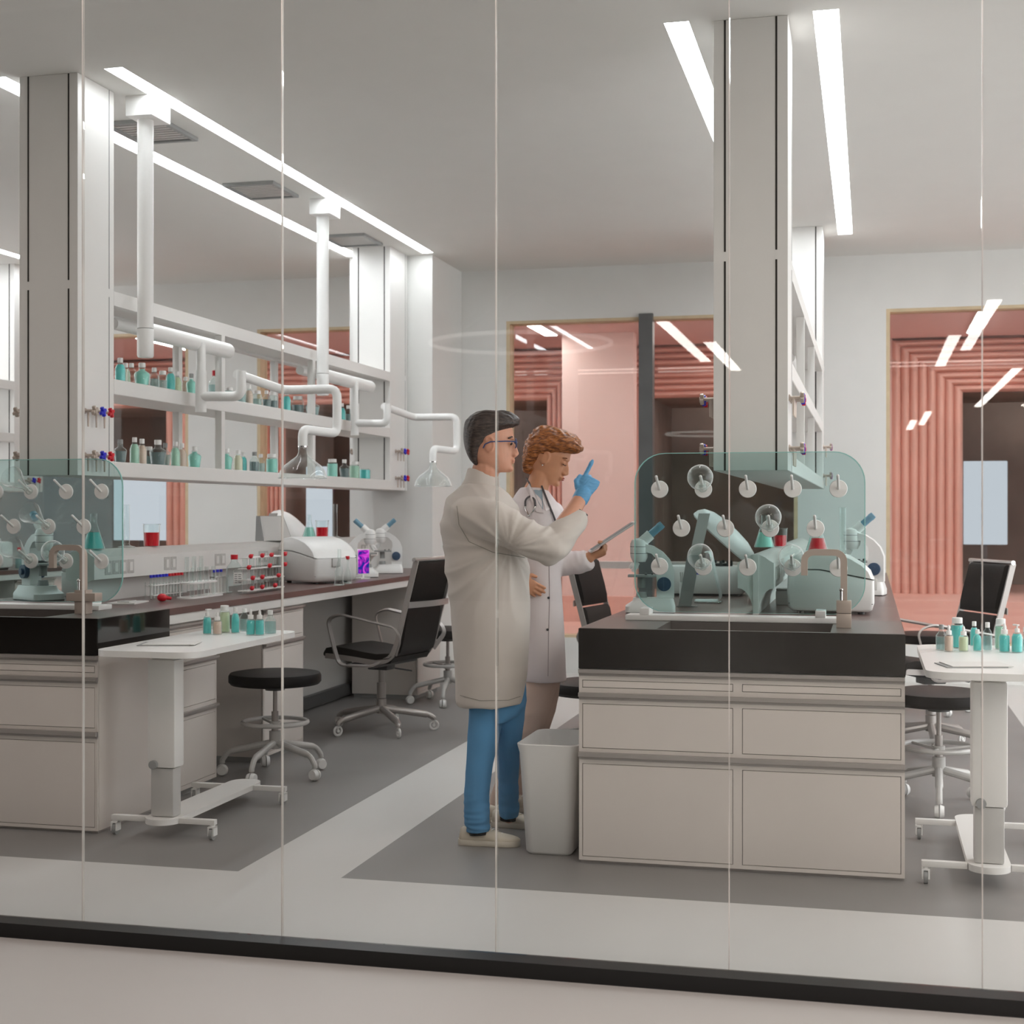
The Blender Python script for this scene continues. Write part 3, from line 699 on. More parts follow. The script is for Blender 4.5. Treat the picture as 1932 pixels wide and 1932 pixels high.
# ---------------------------------------------------------------- bottles
ORD = ['nearest','second','third','fourth','fifth','sixth','seventh','eighth','ninth','tenth','eleventh','twelfth','thirteenth','fourteenth','fifteenth','sixteenth','seventeenth','eighteenth','nineteenth','twentieth','twenty-first','twenty-second']
LQ = {'teal':M_teal,'red':M_red,'green':M_green,'cream':M_cream,'peach':M_peach,'yellow':M_yel,'clear':M_clear,'smoky':M_dark,'mint':M_mint}
CP = {'white':M_whitep,'red':M_redp,'grey':M_grey,'blue':M_bluep,'dark':M_dgrey}
def bottle(kind, h, r, liq, cap, loc, lab, grp):
    t = thing(kind, lab, 'bottle', loc, random.uniform(0, 6), grp)
    hc = h*.16
    if kind == 'round_bottle': P = [(r*.9,0),(r,.006),(r,h*.58),(r*.82,h*.72),(r*.45,h*.82),(r*.42,h*.88)]; rc = r*.5
    elif kind == 'wide_jar': P = [(r*.9,0),(r,.006),(r,h*.72),(r*.85,h*.80),(r*.72,h*.84)]; rc = r*.8
    elif kind == 'tapered_flask': P = [(r*.75,0),(r*.78,.006),(r,h*.55),(r*.9,h*.62),(r*.4,h*.72),(r*.38,h*.86)]; rc = r*.42
    elif kind == 'dropper_bottle': P = [(r*.9,0),(r,.005),(r,h*.52),(r*.8,h*.60),(r*.5,h*.62)]; rc = r*.62; hc = h*.12
    elif kind == 'pump_bottle': P = [(r*.9,0),(r,.005),(r,h*.55),(r*.7,h*.68),(r*.4,h*.72)]; rc = r*.45; hc = h*.10
    else: P = [(r*.95,0),(r,.004),(r,h*.6),(r*.5,h*.74),(r*.4,h*.86)]; rc = r*.45
    zt = P[-1][1]
    seg = 4 if kind == 'square_bottle' else 20
    obj('glass_body', B().lathe(P, seg=seg if seg > 4 else 20, caps=False), M_bot, t)
    if liq:
        f = .9 if liq in ('teal','cream','peach','green','yellow','mint') else .62
        Q = [(.001, .003)] + [(max(a-.0018, .001), max(z, .003)) for a, z in P if z < zt*f]
        # cut surface at fill height
        for (a0, z0), (a1, z1) in zip(P, P[1:]):
            if z0 < zt*f <= z1: k = (zt*f-z0)/(z1-z0); Q.append((a0+(a1-a0)*k-.0018, zt*f))
        Q.append((.001, Q[-1][1]))
        obj('liquid', B().lathe(Q, seg=18), LQ[liq], t)
    if cap:
        cb = B().lathe([(.001,zt-.002),(rc,zt-.002),(rc,zt+hc),(rc*.9,zt+hc+.002),(.001,zt+hc+.002)], seg=18)
        if kind == 'dropper_bottle': cb.lathe([(rc*.45,zt+hc),(rc*.5,zt+hc+h*.14),(rc*.2,zt+hc+h*.22)], seg=14)
        if kind == 'pump_bottle': cb.cyl((0,0,zt+hc), (0,0,zt+hc+h*.12), .003).box(-.022,.008,-.006,.006,zt+hc+h*.11,zt+hc+h*.16,bev=.002)
        obj('cap', cb, CP[cap], t)
    return t
KN = {'round_bottle':'round bottle','wide_jar':'jar','tapered_flask':'tapered flask','dropper_bottle':'dropper bottle','pump_bottle':'pump bottle','square_bottle':'square bottle'}
def Yon(px, X): r = px_ray(px, 0); return X*r[1]/r[0]
def shelf_row(lst, X0, z, where, grp, refdup=None):
    for k, (px, kind, hp, rp, liq, cap, dx) in enumerate(lst):
        X = X0+dx; Y = Yon(px, X); d = -SA*X+CA*Y; m = d/2731
        lab = f"{'empty' if not liq else liq} {KN[kind]} with {cap} cap, {ORD[k]} of the row on {where}" if cap else f"{liq} open {KN[kind]}, {ORD[k]} of the row on {where}"
        bottle(kind, hp*m, rp*m, liq, cap, (X, Y, z), lab, grp)
rb, wj, tf, db_, pb, sb_ = 'round_bottle','wide_jar','tapered_flask','dropper_bottle','pump_bottle','square_bottle'
up = [(227,rb,46,10,'teal','white',.05),(237,rb,44,9,'cream','white',-.04),(248,rb,40,9,None,'white',.05),(268,tf,46,15,'mint','white',.03),(291,rb,42,9,'clear','white',.0),(307,wj,36,8,'clear','white',.07),(322,rb,44,9,'teal','white',.06),(334,rb,42,9,'yellow','white',.0),(350,rb,36,8,'peach','white',-.02),(361,tf,40,10,'mint','grey',.06),
 (407,rb,54,14,'clear','red',.03),(432,wj,30,9,'teal','white',.0),(455,rb,42,9,'clear','white',-.03),(470,rb,40,8,'peach','white',.0),(485,wj,32,9,'clear','white',.03),(503,tf,34,9,'smoky','white',.04),(515,wj,34,9,'smoky','white',.04),(541,rb,38,8,'teal','white',.05),(562,wj,34,11,'smoky','white',.04),(590,tf,34,13,'clear','blue',.05),(645,rb,34,7,'teal','white',.03),(657,rb,32,7,'smoky','white',.03)]
lo = [(227,tf,44,12,'smoky','grey',.02),(254,rb,48,9,'green','white',.05),(268,rb,47,9,'peach','white',.02),(281,wj,36,8,'clear','white',-.02),(298,tf,47,16,'smoky','white',.05),(312,tf,44,10,'clear','grey',-.03),(331,rb,45,9,'green','white',.05),(343,rb,44,9,'peach','white',.01),(367,tf,40,13,'mint','white',.03),(428,tf,40,11,'mint','white',.03),(449,rb,38,9,'cream','white',.02),(459,rb,36,7,'teal','white',-.03),(480,rb,36,9,'smoky','grey',.04),(492,rb,34,8,'clear','white',.0),(513,wj,36,11,'mint','white',.04),(627,wj,34,10,'mint','white',.04),(650,tf,34,10,'smoky','white',.04),(669,wj,32,10,'green','white',.04),(688,wj,24,11,'teal',None,.05)]
shelf_row(up, XC-S, 2.0055, 'the upper left shelf', 'bottles on the upper shelf over the left bench')
shelf_row(lo, XC-S, 1.6005, 'the lower left shelf', 'bottles on the lower shelf over the left bench')
shelf_row([(13,wj,22,6,'mint','white',.04),(25,wj,22,6,'mint','white',.06)], XC-2*S, 1.6005, 'the far left lower shelf', 'bottles on the far left shelf')
def tab_row(lst, where, grp, o3=0):
    for k, (px, py, kind, hp, rp, liq, cap) in enumerate(lst):
        p = at_z(px, py, .7905); m = (-SA*p.x+CA*p.y)/2731
        bottle(kind, hp*m, rp*m, liq, cap, p, f"{liq} {KN[kind]} with {cap} cap on the {where}, {ORD[k].replace('nearest','first')} from the left", grp)
tab_row([(391,1196,pb,48,8,'teal','white'),(410,1197,db_,44,8.5,'peach','white'),(424,1193,wj,50,10,'yellow','white'),(444,1194,rb,46,8,'teal','white'),(461,1190,rb,40,9,'clear','white'),(473,1198,db_,50,8.5,'teal','white'),(490,1198,db_,50,8.5,'teal','white'),(510,1195,sb_,42,11,'clear','white')], 'left over-bed table', 'bottles on the left over-bed table')
tab_row([(1776,1226,sb_,46,10,'clear','grey'),(1790,1229,db_,52,8.5,'peach','white'),(1806,1222,wj,56,12,'teal','white'),(1818,1229,db_,50,9,'yellow','white'),(1838,1219,rb,44,8,'teal','white'),(1844,1228,rb,38,8,'teal','white'),(1863,1227,rb,50,8.5,'clear','white'),(1888,1224,wj,56,11,'green','white'),(1895,1230,db_,56,10,'teal','white'),(1919,1231,pb,54,10,'teal','white'),(1935,1229,sb_,44,10,'clear','white')], 'right over-bed table', 'bottles on the right over-bed table')
for (x, y, l) in ((-2.885, 5.62, 'sheet of paper in a clip folder on the left over-bed table'), (.37, 5.54, 'sheet of paper in a clip folder on the right over-bed table')):
    t = thing('clip_folder', l, 'paper', (x, y, .7905), .25, 'paper folders on the over-bed tables')
    obj('folder', B().box(-.12,.10,-.08,.08,0,.003), M_grey, t, flat=True); obj('paper', B().box(-.10,.12,-.075,.085,.0032,.006), M_white, t, flat=True)

# ---------------------------------------------------------------- lab glass on the ledges
def erlen(loc, lab, liq, s=1.):
    t = thing('erlenmeyer_flask', lab, 'flask', loc, group='conical flasks on the ledges')
    P = [(.048,0),(.052,.004),(.018,.115),(.0155,.125),(.0155,.165),(.018,.168)]
    P = [(a*s, z*s) for a, z in P]; obj('glass_body', B().lathe(P, seg=28, caps=False), M_lab, t)
    obj('liquid', B().lathe([(.001,.003*s),(.047*s,.003*s),(.0285*s,.08*s),(.001,.08*s)], seg=24), liq, t); return t
def beaker(loc, lab, liq, s=1.):
    t = thing('glass_beaker', lab, 'beaker', loc, group='red beakers on the ledges')
    obj('glass_body', B().lathe([(.033*s,0),(.037*s,.004),(.041*s,.105*s),(.046*s,.11*s)], seg=28, caps=False), M_lab, t)
    obj('liquid', B().lathe([(.001,.003),(.034*s,.003),(.0375*s,.068*s),(.001,.068*s)], seg=24), liq, t); return t
def cylinder_(loc, lab, s=1., hx=.22):
    t = thing('measuring_cylinder', lab, 'measuring cylinder', loc, group='tall glass measuring cylinders')
    obj('foot', B().lathe([(.001,0),(.045*s,0),(.045*s,.004),(.02*s,.010),(.013*s,.02)], seg=28), M_lab, t)
    obj('glass_tube', B().lathe([(.013*s,.0205),(.015*s,.03),(.015*s,hx*s),(.018*s,hx*s+.003)], seg=24, caps=False), M_lab, t)
    return t
ZL = .9055+.2625
XS = XC-S
erlen((XS, 6.50, ZL), 'teal conical flask standing on the left ledge behind the peg rack', M_teal, 1.05)
cylinder_((XS, 6.83, ZL), 'tall glass cylinder on the left ledge beside the red beaker')
beaker((XS, 7.10, ZL), 'red beaker on the left ledge just right of the peg rack', M_red, 1.1)
erlen((XS, 9.36, ZL), 'teal conical flask at the far end of the left ledge', M_mint)
beaker((XS, 9.60, ZL), 'red beaker at the far end of the left ledge', M_red, 1.15)
cylinder_((XS, 9.86, ZL), 'tall glass cylinder at the far end of the left ledge', 1., .24)
erlen((XC-.05, 7.62, ZL), 'mint conical flask seen behind a hanging round flask, right ledge', M_mint)
beaker((XC+.02, 7.82, ZL), 'small red beaker on the right ledge', M_red, .9)
t = thing('instrument_box', 'low white box behind the rounded machine on the near right bench', 'instrument', (-.19, 6.98, .9055))
obj('case', B().box(-.11,.095,-.13,.13,.01,.24,bev=.006), M_whitep, t); obj('feet', B().box(-.1,.085,-.12,.12,0,.0098), M_dgrey, t, flat=True)
erlen((-.235, 6.95, .9055+.2405), 'red conical flask in front of a teal one on the near right bench', M_red, 1.05)
erlen((-.25, 7.07, .9055+.2405), 'teal-rimmed conical flask behind the red one, near right bench', M_mint, 1.0)
cylinder_((-.12, 6.90, .9055+.2405), 'tall glass measuring cylinder above the square faucet', 1., .225)
# grey folded display stand on the ledge
t = thing('display_holder', 'grey wedge-shaped display holder on the left ledge', 'holder', (XS, 8.72, ZL), R(-18))
obj('panel', B().rings([[(-.02,-.14,0),(.05,-.14,0),(.05,.14,0),(-.02,.14,0)],[(-.03,-.12,.16),(-.01,-.12,.16),(-.01,.12,.16),(-.03,.12,.16)]]), M_grey, t, flat=True)
obj('fold', B().rings([[(.051,-.135,.001),(.058,-.12,.001),(.058,.12,.001),(.051,.135,.001)],[(-.006,-.11,.158),(-.004,-.10,.158),(-.004,.10,.158),(-.006,.11,.158)]]), M_greypaint, t, flat=True)

# ---------------------------------------------------------------- microscopes
M_scopeb = mat('blue_grey_tube', (110,150,170), .35); M_knob = mat('dark_blue_knob', (62,84,110), .4)
def microscope(loc, lab, rz=0, s=1.):
    t = thing('microscope', lab, 'microscope', loc, rz, 'white microscopes'); t.scale = (s, s, s)
    W = M_whitep
    obj('base', B().rings([rrect3(-.115,.105,-.075,.075,.02,0.004), rrect3(-.115,.105,-.075,.075,.02,.03), rrect3(-.085,.10,-.06,.06,.02,.05), rrect3(-.08,.095,-.055,.055,.02,.066)]), W, t, sharp=40)
    obj('foot_pad', B().box(-.11,.10,-.07,.07,0,.0038), M_dgrey, t, flat=True)
    arm = [(.022,.0665),(.022,.17),(.03,.20),(.025,.235),(0,.262),(-.03,.27),(-.03,.305),(.01,.295),(.05,.27),(.082,.235),(.10,.19),(.10,.0665)]
    obj('arm', B().prism(arm, -.028, .028, 'Y'), W, t, sharp=30)
    obj('head', B().lathe([(.001,.225),(.028,.225),(.038,.245),(.040,.26),(.040,.305),(.032,.322),(.012,.33),(.001,.33)], (-.055,0,0), seg=28), W, t, sharp=40)
    obj('head_band', B().cyl((-.055,0,.262),(-.055,0,.264),.0405,seg=28).cyl((-.055,0,.292),(-.055,0,.294),.0405,seg=28), M_dgrey, t)
    d = Vector((.62,0,.55)).normalized(); p = Vector((-.045,0,.31))
    obj('eyepiece_collar', B().cyl(p, p+d*.055, .024, seg=24), W, t)
    obj('eyepiece', B().cyl(p+d*.0555, p+d*.105, .017, .017, seg=24).cyl(p+d*.105, p+d*.125, .019, .016, seg=24), M_scopeb, t)
    for a, l in ((-.9, .045), (-.45, .05)):
        q = Vector((-.062, 0, .226)); dd = Vector((math.sin(a), 0, -math.cos(a)))
        obj('objective', B().cyl(q+dd*.004, q+dd*l*.7, .013, .012, seg=18).cyl(q+dd*l*.7, q+dd*l, .011, .007, seg=18), W, t)
    obj('stage', B().box(-.105,.0215,-.05,.05,.158,.168,bev=.002), M_grey, t)
    obj('slide_clip', B().box(-.03,-.02,-.03,.03,.1685,.174).box(.0,.006,-.03,.03,.1685,.178), M_dgrey, t, flat=True)
    obj('condenser', B().cyl((-.045,0,.11),(-.045,0,.157),.018,seg=20).cyl((-.045,0,.0665),(-.045,0,.09),.026,.022,seg=20), M_grey, t)
    for sy in (-1, 1):
        k = B().cyl((.055, sy*.0285, .128), (.055, sy*.05, .128), .031, seg=32).cyl((.055, sy*.05, .128), (.055, sy*.06, .128), .014, seg=20)
        o = obj('focus_knob', k, M_knob, t)
    return t
def rrect3(x0,x1,y0,y1,r,z): return [(u, v, z) for u, v in rrect(x0,x1,y0,y1,r,4)]
microscope((-.94, 6.40, .9055), 'white microscope with blue eyepiece at the left corner of the near right bench', R(8))
microscope((XS-.36, 6.58, .9055), 'white microscope behind the left peg rack', R(150), 1.12)
microscope((-.03, 8.05, .9055), 'white microscope behind the rounded machine, near the coral ribs', R(-8), 1.1)
ms = microscope((XS+.36, 9.42, .9055), 'white microscope with a purple cell picture on its screen, left bench', R(200), 1.0)
microscope((XS+.34, 10.05, .9055), 'farthest white microscope on the left bench, beside the leather chair back', R(20), 1.0)
def cellmat():
    m, t, out = nt('purple_cell_picture'); N = t.nodes; L = t.links
    tc = N.new('ShaderNodeTexCoord'); v = N.new('ShaderNodeTexNoise'); v.inputs['Scale'].default_value = 14; v.inputs['Distortion'].default_value = 1.5; L.new(tc.outputs['Object'], v.inputs[0])
    cr = N.new('ShaderNodeValToRGB'); e = cr.color_ramp.elements; e[0].position = .40; e[0].color = srgb((40,40,150)); e[1].position = .62; e[1].color = srgb((225,110,240))
    x = cr.color_ramp.elements.new(.5); x.color = srgb((190,40,190)); L.new(v.outputs[0], cr.inputs[0])
    em = N.new('ShaderNodeEmission'); em.inputs[1].default_value = .8; L.new(cr.outputs[0], em.inputs[0]); L.new(em.outputs[0], out.inputs[0]); return m
t = thing('display_screen', 'small screen with a purple and pink cell picture, left bench', 'screen', (XS+.46, 9.18, .9055), R(62))
obj('screen_case', B().box(-.055,.055,.0,.012,.03,.20,bev=.004), M_whitep, t); obj('picture', B().box(-.05,.05,-.0012,-.0002,.036,.194), cellmat(), t, flat=True)
obj('stand', B().box(-.04,.04,-.02,.07,0,.008).box(-.008,.008,.002,.011,.0085,.0298), M_whitep, t, flat=True)

# ---------------------------------------------------------------- machines
def prof_machine(loc, lab, rz=0, s=1.):
    t = thing('benchtop_centrifuge', lab, 'centrifuge', loc, rz, 'rounded white centrifuges'); t.scale = (s, s, s)
    low = [(-.165,.012),(-.183,.03),(-.187,.10),(-.184,.165),(-.178,.195),(-.05,.195),(.06,.175),(.187,.15),(.187,.05),(.178,.02),(.16,.010)]
    def ring(P, y, k, zc=.1): 
        return [(x*k, y, zc+(z-zc)*k) for x, z in P]
    def body(P, zc): return B().rings([ring(P,-.15,.93,zc), ring(P,-.143,.975,zc), ring(P,-.125,1,zc), ring(P,.14,1,zc), ring(P,.165,.97,zc), ring(P,.175,.9,zc)])
    obj('lower_case', body(low, .1), M_whitep, t, sharp=45)
    lid = [(-.178,.197)] + [(-.178+.02*q/3, .197+.055*(1-(1-q/3)**2)) for q in range(1, 4)] + [(-.13,.268),(-.08,.277),(-.03,.276),(.03,.265),(.09,.245),(.14,.215),(.172,.185),(.184,.155),(.187,.1525),(.06,.1775),(-.05,.197)]
    obj('lid', body(lid, .2), M_whitep, t, sharp=45)
    obj('seam', B().tube([(-.178,-.146,.196),(-.05,-.146,.1955),(.06,-.146,.176),(.186,-.14,.151)], .0016, 6).tube([(-.18,-.146,.046),(.18,-.146,.046)], .0016, 6), M_dgrey, t)
    obj('latch', B().box(.1875,.199,-.03,.03,.10,.15,bev=.003), M_greypaint, t)
    obj('feet', B().cyl((-.13,-.1,0),(-.13,-.1,.0105),.015).cyl((.13,-.1,0),(.13,-.1,.0105),.015).cyl((-.13,.12,0),(-.13,.12,.0105),.015).cyl((.13,.12,0),(.13,.12,.0105),.015), M_dgrey, t)
    return t
prof_machine((-.165, 6.62, .9055), 'large rounded white centrifuge behind the near right faucet')
prof_machine((XS+.34, 8.62, .9055), 'rounded white centrifuge on the left bench beside the red-stoppered rack', R(-30), 1.05)
def open_machine(loc, lab, rz=0):
    t = thing('open_centrifuge', lab, 'centrifuge', loc, rz, 'white centrifuges with raised lids')
    obj('case', B().rings([rrect3(-.20,.20,-.15,.15,.05,.012), rrect3(-.21,.21,-.16,.16,.06,.03), rrect3(-.21,.21,-.16,.16,.06,.13), rrect3(-.20,.20,-.15,.15,.05,.155)]), M_whitep, t, sharp=40)
    obj('feet', B().box(-.18,.18,-.13,.13,0,.0118), M_dgrey, t, flat=True)
    rt = B()
    for q in range(10):
        a = q*PI/5; rt.cyl((.06+.07*math.cos(a), .07*math.sin(a), .1555), (.06+.07*math.cos(a), .07*math.sin(a), .185), .008, seg=10)
    rt.cyl((.06,0,.1555),(.06,0,.17),.055,seg=24); obj('rotor', rt, M_dgrey, t)
    M = Matrix.Translation((.06, 0, .31)) @ Matrix.Rotation(R(42), 4, 'Y')
    n = 26; rs = []
    for zz, kk in ((0,.95),(.008,1),(.036,.97),(.066,.85),(.086,.6),(.094,.3),(.095,.1)):
        rs.append([(.21*kk*math.cos(2*PI*q/n)*(1+.12*math.cos(2*PI*q/n)), .145*kk*math.sin(2*PI*q/n), zz) for q in range(n)])
    obj('lid', B().rings(rs, M=M), M_whitep, t, sharp=50)
    obj('lid_strut', B().box(-.105,-.045,-.145,-.135,.155,.44,M=Matrix.Shear('XY',4,(0,0)) if False else Matrix(((1,0,.22,-.02),(0,1,0,0),(0,0,1,0),(0,0,0,1)))), M_greypaint, t, flat=True)
    obj('hinge', B().cyl((.205,-.06,.165),(.205,.06,.165),.012), M_grey, t)
    obj('status_light', B().box(-.06,-.02,-.1605,-.158,.115,.125), M_bluep, t, flat=True)
    return t
open_machine((XC-.375, 7.88, .9055), 'white centrifuge with raised lid on the near right bench')
open_machine((XS-.375, 9.75, .9055), 'white centrifuge with raised lid beyond the left ledge')
t = thing('sample_box', 'white sample box behind the left peg rack, under the ledge end', 'box', (-4.02, 6.98, .9055))
obj('case', B().box(-.13,.13,-.12,.12,0,.13,bev=.01), M_whitep, t); obj('lid', B().box(-.128,.128,-.118,.118,.1305,.15,bev=.006), M_greypaint, t)
# leaning grey plate, loop stand, pen pot, small box near the right rack
t = thing('slanted_plate', 'narrow grey plate leaning behind the right peg rack', 'plate', tuple(at_z(1300, 1145, .9055)), R(8))
obj('plate', B().box(-.030,.030,-.004,.004,.0,.24,M=Matrix(((1,0,.17,-.02),(0,1,0,0),(0,0,1,.004),(0,0,0,1)))), M_grey, t, flat=True)
obj('foot', B().box(-.06,.04,.006,.03,0,.0038), M_grey, t, flat=True)
t = thing('glass_wedge_stand', 'clear curved glass stand between the two lower round flasks', 'stand', tuple(at_z(1335, 1137, .9055)))
lp = round_path([(-.06,0,.012),(.07,0,.012),(.015,0,.25),(-.01,0,.25)], .035, 6)
obj('glass_loop', B().sweep(lp, [(-.05,-.003),(.05,-.003),(.05,.003),(-.05,.003)], up=(0,1,0)) if False else B().sweep(lp, [(-.003,-.05),(.003,-.05),(.003,.05),(-.003,.05)], up=(0,1,0)), M_lab, t, sharp=40)
obj('base_bar', B().box(-.06,.07,-.05,.05,0,.008,bev=.002), M_chrome, t)
t = thing('pen_pot', 'small white pen pot beside the near microscope', 'pot', tuple(at_z(1288, 1137, .9055)))
obj('pot', B().lathe([(.001,0),(.016,0),(.017,.10),(.014,.10),(.013,.01),(.001,.01)], seg=20), M_whitep, t)
for q, (dx, dy) in enumerate(((-.006,0),(.005,.004),(.0,-.006))): obj('pen', B().cyl((dx*.6,dy*.6,.0105),(dx*1.8,dy,.15),.0032,seg=8), M_greypaint, t)
t = thing('small_case', 'little white plastic case left of the large rounded centrifuge', 'box', tuple(at_z(1478, 1141, .9055)))
obj('case', B().box(-.035,.035,-.03,.06,0,.07,bev=.008), M_whitep, t); obj('lid', B().box(-.033,.033,-.028,.058,.0705,.078,bev=.002), M_greypaint, t)

# ---------------------------------------------------------------- tube racks on the left bench
def tube(loc, lab, cap, h=.10, r=.006, grp='capped sample tubes'):
    t = thing('sample_tube', lab, 'tube', loc, group=grp)
    obj('glass_tube', B().lathe([(.001,0),(r*.7,.002),(r,.008),(r,h)], seg=12, caps=False), M_lab, t)
    if cap: obj('cap', B().cyl((0,0,h),(0,0,h+.014),r*1.35,seg=14), cap, t); obj('sample', B().cyl((0,0,.004),(0,0,h*.72),r*.85,seg=10), M_whitep, t)
    return t
XR1 = XS+.20; ya, yb_ = Yon(285, XR1), Yon(343, XR1)
t = thing('tube_rack', 'clear two-tier rack holding blue and red capped tubes', 'rack', (XR1, (ya+yb_)/2, .9055), group='test tube racks')
l = (yb_-ya)/2+.02
rk_ = B()
for z in (.02, .07):
    for sx in (-1, 1): rk_.box(sx*.014-.006, sx*.014+.006, -l, l, z, z+.005)
obj('tier', rk_, M_whitep, t, flat=True)
fr = B()
for sy in (-1, 1):
    for sx in (-1, 1): fr.cyl((sx*.024, sy*(l-.004), 0), (sx*.024, sy*(l-.004), .09), .0025, seg=8)
    fr.cyl((-.024, sy*(l-.004), .0725), (.024, sy*(l-.004), .0725), .0025, seg=8)
obj('end_frame', fr, M_lab, t)
for k in range(11):
    cap = M_bluep if k < 6 else M_redp
    tube((XR1, ya+(yb_-ya)*k/10, .9055+.002), f"{'blue' if k<6 else 'red'}-capped tube, {ORD[k]} in the two-tier rack", cap, .11)
XR2 = XS+.42; p = at_z(372, 1127, .9055)
t = thing('tube_rack', 'oval white tray rack with tall empty test tubes', 'rack', (p.x, p.y, .9055), group='test tube racks')
obj('base', B().prism(rrect(-.05,.05,-.17,.24,.045), 0, .008, 'Z'), M_whitep, t); obj('tier', B().prism(rrect(-.045,.045,-.14,.18,.04), .075, .083, 'Z'), M_whitep, t)
pp = B()
for yy in (-.12, .16): pp.cyl((-.037,yy,.0082),(-.037,yy,.0748),.004)
obj('post', pp, M_whitep, t)
for k in range(7):
    tube((p.x+.025*(-1)**k, p.y-.11+k*.042, .9055+.084 if k%2 else .9055+.009), f"empty test tube, {ORD[k]} on the oval tray rack", None, .15 if k%2 == 0 else .13, .011, 'empty test tubes on the oval rack')
p = at_z(410, 1120, .9055)
t = thing('tube_rack', 'white fin rack with three blue-capped tubes', 'rack', (p.x, p.y, .9055), group='test tube racks')
fb = B().box(-.03,.03,-.09,.13,0,.006,bev=.002)
for k in range(5): fb.box(-.014,.014,-.065+k*.042,-.052+k*.042,.006,.095)
fb.box(-.014,.014,-.065,.116,.088,.095)
obj('frame', fb, M_whitep, t, flat=True)
for k in range(3): tube((p.x, p.y-.038+k*.042, .9055+.0075), f"blue-capped tube, {ORD[k]} in the white fin rack", M_bluep, .11, .006, 'blue capped tubes in the fin rack')
p = at_z(442, 1119, .9055)
t = thing('reagent_bottle', 'clear ribbed reagent bottle with red screw cap and printed label', 'bottle', tuple(p))
obj('glass_body', B().lathe([(.038,0),(.043,.006),(.043,.13),(.040,.145),(.018,.175),(.017,.188)], seg=28, caps=False), M_bot, t)
obj('cap', B().cyl((0,0,.186),(0,0,.212),.020,seg=24), M_redp, t)
lb = obj('label', B().rings([[(.0437*math.cos(a), .0437*math.sin(a), z) for a in [R(-110+q*12) for q in range(11)]]+[] for z in (.05,.115)], caps=False) if False else B().box(-.001,.001,-.025,.025,.05,.115,M=Matrix.Translation((.034,-.028,0))@Matrix.Rotation(R(-40),4,'Z')), M_whitep, t, flat=True)
tx = B()
for q in range(5): tx.box(.0011,.0016,-.02,-.004,.058+q*.011,.061+q*.011,M=Matrix.Translation((.034,-.028,0))@Matrix.Rotation(R(-40),4,'Z')).box(.0011,.0016,.002,.020-.003*(q%2),.058+q*.011,.061+q*.011,M=Matrix.Translation((.034,-.028,0))@Matrix.Rotation(R(-40),4,'Z'))
obj('printed_lines', tx, M_black, lb, flat=True)
XR4 = XS+.43; ya, yb_ = Yon(458, XR4), Yon(528, XR4)
t = thing('stopper_rack', 'four-tier rack of glass tubes with red ball stoppers', 'rack', (XR4, (ya+yb_)/2, .9055)); l = (yb_-ya)/2
for k in range(4): obj('tier', B().box(-.03,.03,-l,l,.012+k*.06,.018+k*.06,bev=.001,seg=1), M_whitep, t, flat=True)
for k in range(6):
    y = -l+.03+k*(2*l-.06)/5
    obj('glass_tube', B().cyl((0,y,.0),(0,y,.0118),.008).cyl((0,y,.0182),(0,y,.0718),.012,seg=14).cyl((0,y,.0782),(0,y,.1318),.009,seg=14).cyl((0,y,.1382),(0,y,.1918),.014,seg=14), M_lab, t)
for k, (f_, z) in enumerate(((.05,.205),(.35,.205),(.6,.205),(.98,.205),(.0,.145),(.55,.145),(.98,.145),(.1,.085),(.35,.085),(.8,.085),(.08,.03),(.35,.03),(.7,.03))):
    y = -l+f_*2*l
    obj('red_stopper', B().sph((.036, y, z), .013, 14).cyl((.0305,y,z),(.04,y+.02,z+.008),.004), M_redp, t)
p = at_z(306, 1135, .9055)
t = thing('rubber_bulb', 'red rubber bulb lying on the left counter', 'bulb', (p.x, p.y, .9055), R(40))
obj('bulb', B().sph((0,0,.02), (.026,.022,.02), 18), M_redp, t); obj('nozzle', B().cyl((.02,0,.018),(.045,0,.014),.010,.008), M_redp, t)
p = at_z(240, 1138, .9055)
t = thing('paper_pad', 'white pad and grey phone lying on the left counter by the peg rack', 'pad', (p.x, p.y, .9055), R(10))
obj('pad', B().box(-.07,.07,-.1,.12,0,.006), M_white, t, flat=True); obj('phone', B().box(-.03,.03,-.06,.05,.0062,.012,bev=.002), M_greypaint, t)
for k, (px, py, h, r, l_) in enumerate(((622,1100,.17,.028,'left'),(640,1104,.22,.03,'middle'),(655,1100,.15,.03,'right'))):
    p = at_z(px, py, .9055)
    t = thing('glass_column', f'{l_} of the clear glass columns beside the purple screen', 'glassware', tuple(p), group='clear glass columns on the left bench')
    obj('glass_body', B().lathe([(r,0),(r,.004),(r*.85,.02),(r*.85,h*.4),(r*.35,h*.7),(r*.35,h)], seg=22, caps=False), M_lab, t); obj('foot', B().cyl((0,0,0),(0,0,.003),r*1.1,seg=22), M_lab, t)
    if k == 2: obj('stopper', B().cyl((0,0,h),(0,0,h+.02),r*.5,seg=16), M_redp, t)
p = at_z(648, 1097, .9055)
t = thing('paper_cone', 'small white paper cone on the left bench edge', 'cone', tuple(p)); obj('cone', B().cyl((0,0,0),(0,0,.09),.045,.003,seg=28), M_white, t)
obj('rim', B().cyl((0,0,.0),(0,0,.003),.047,seg=28), M_greypaint, t)
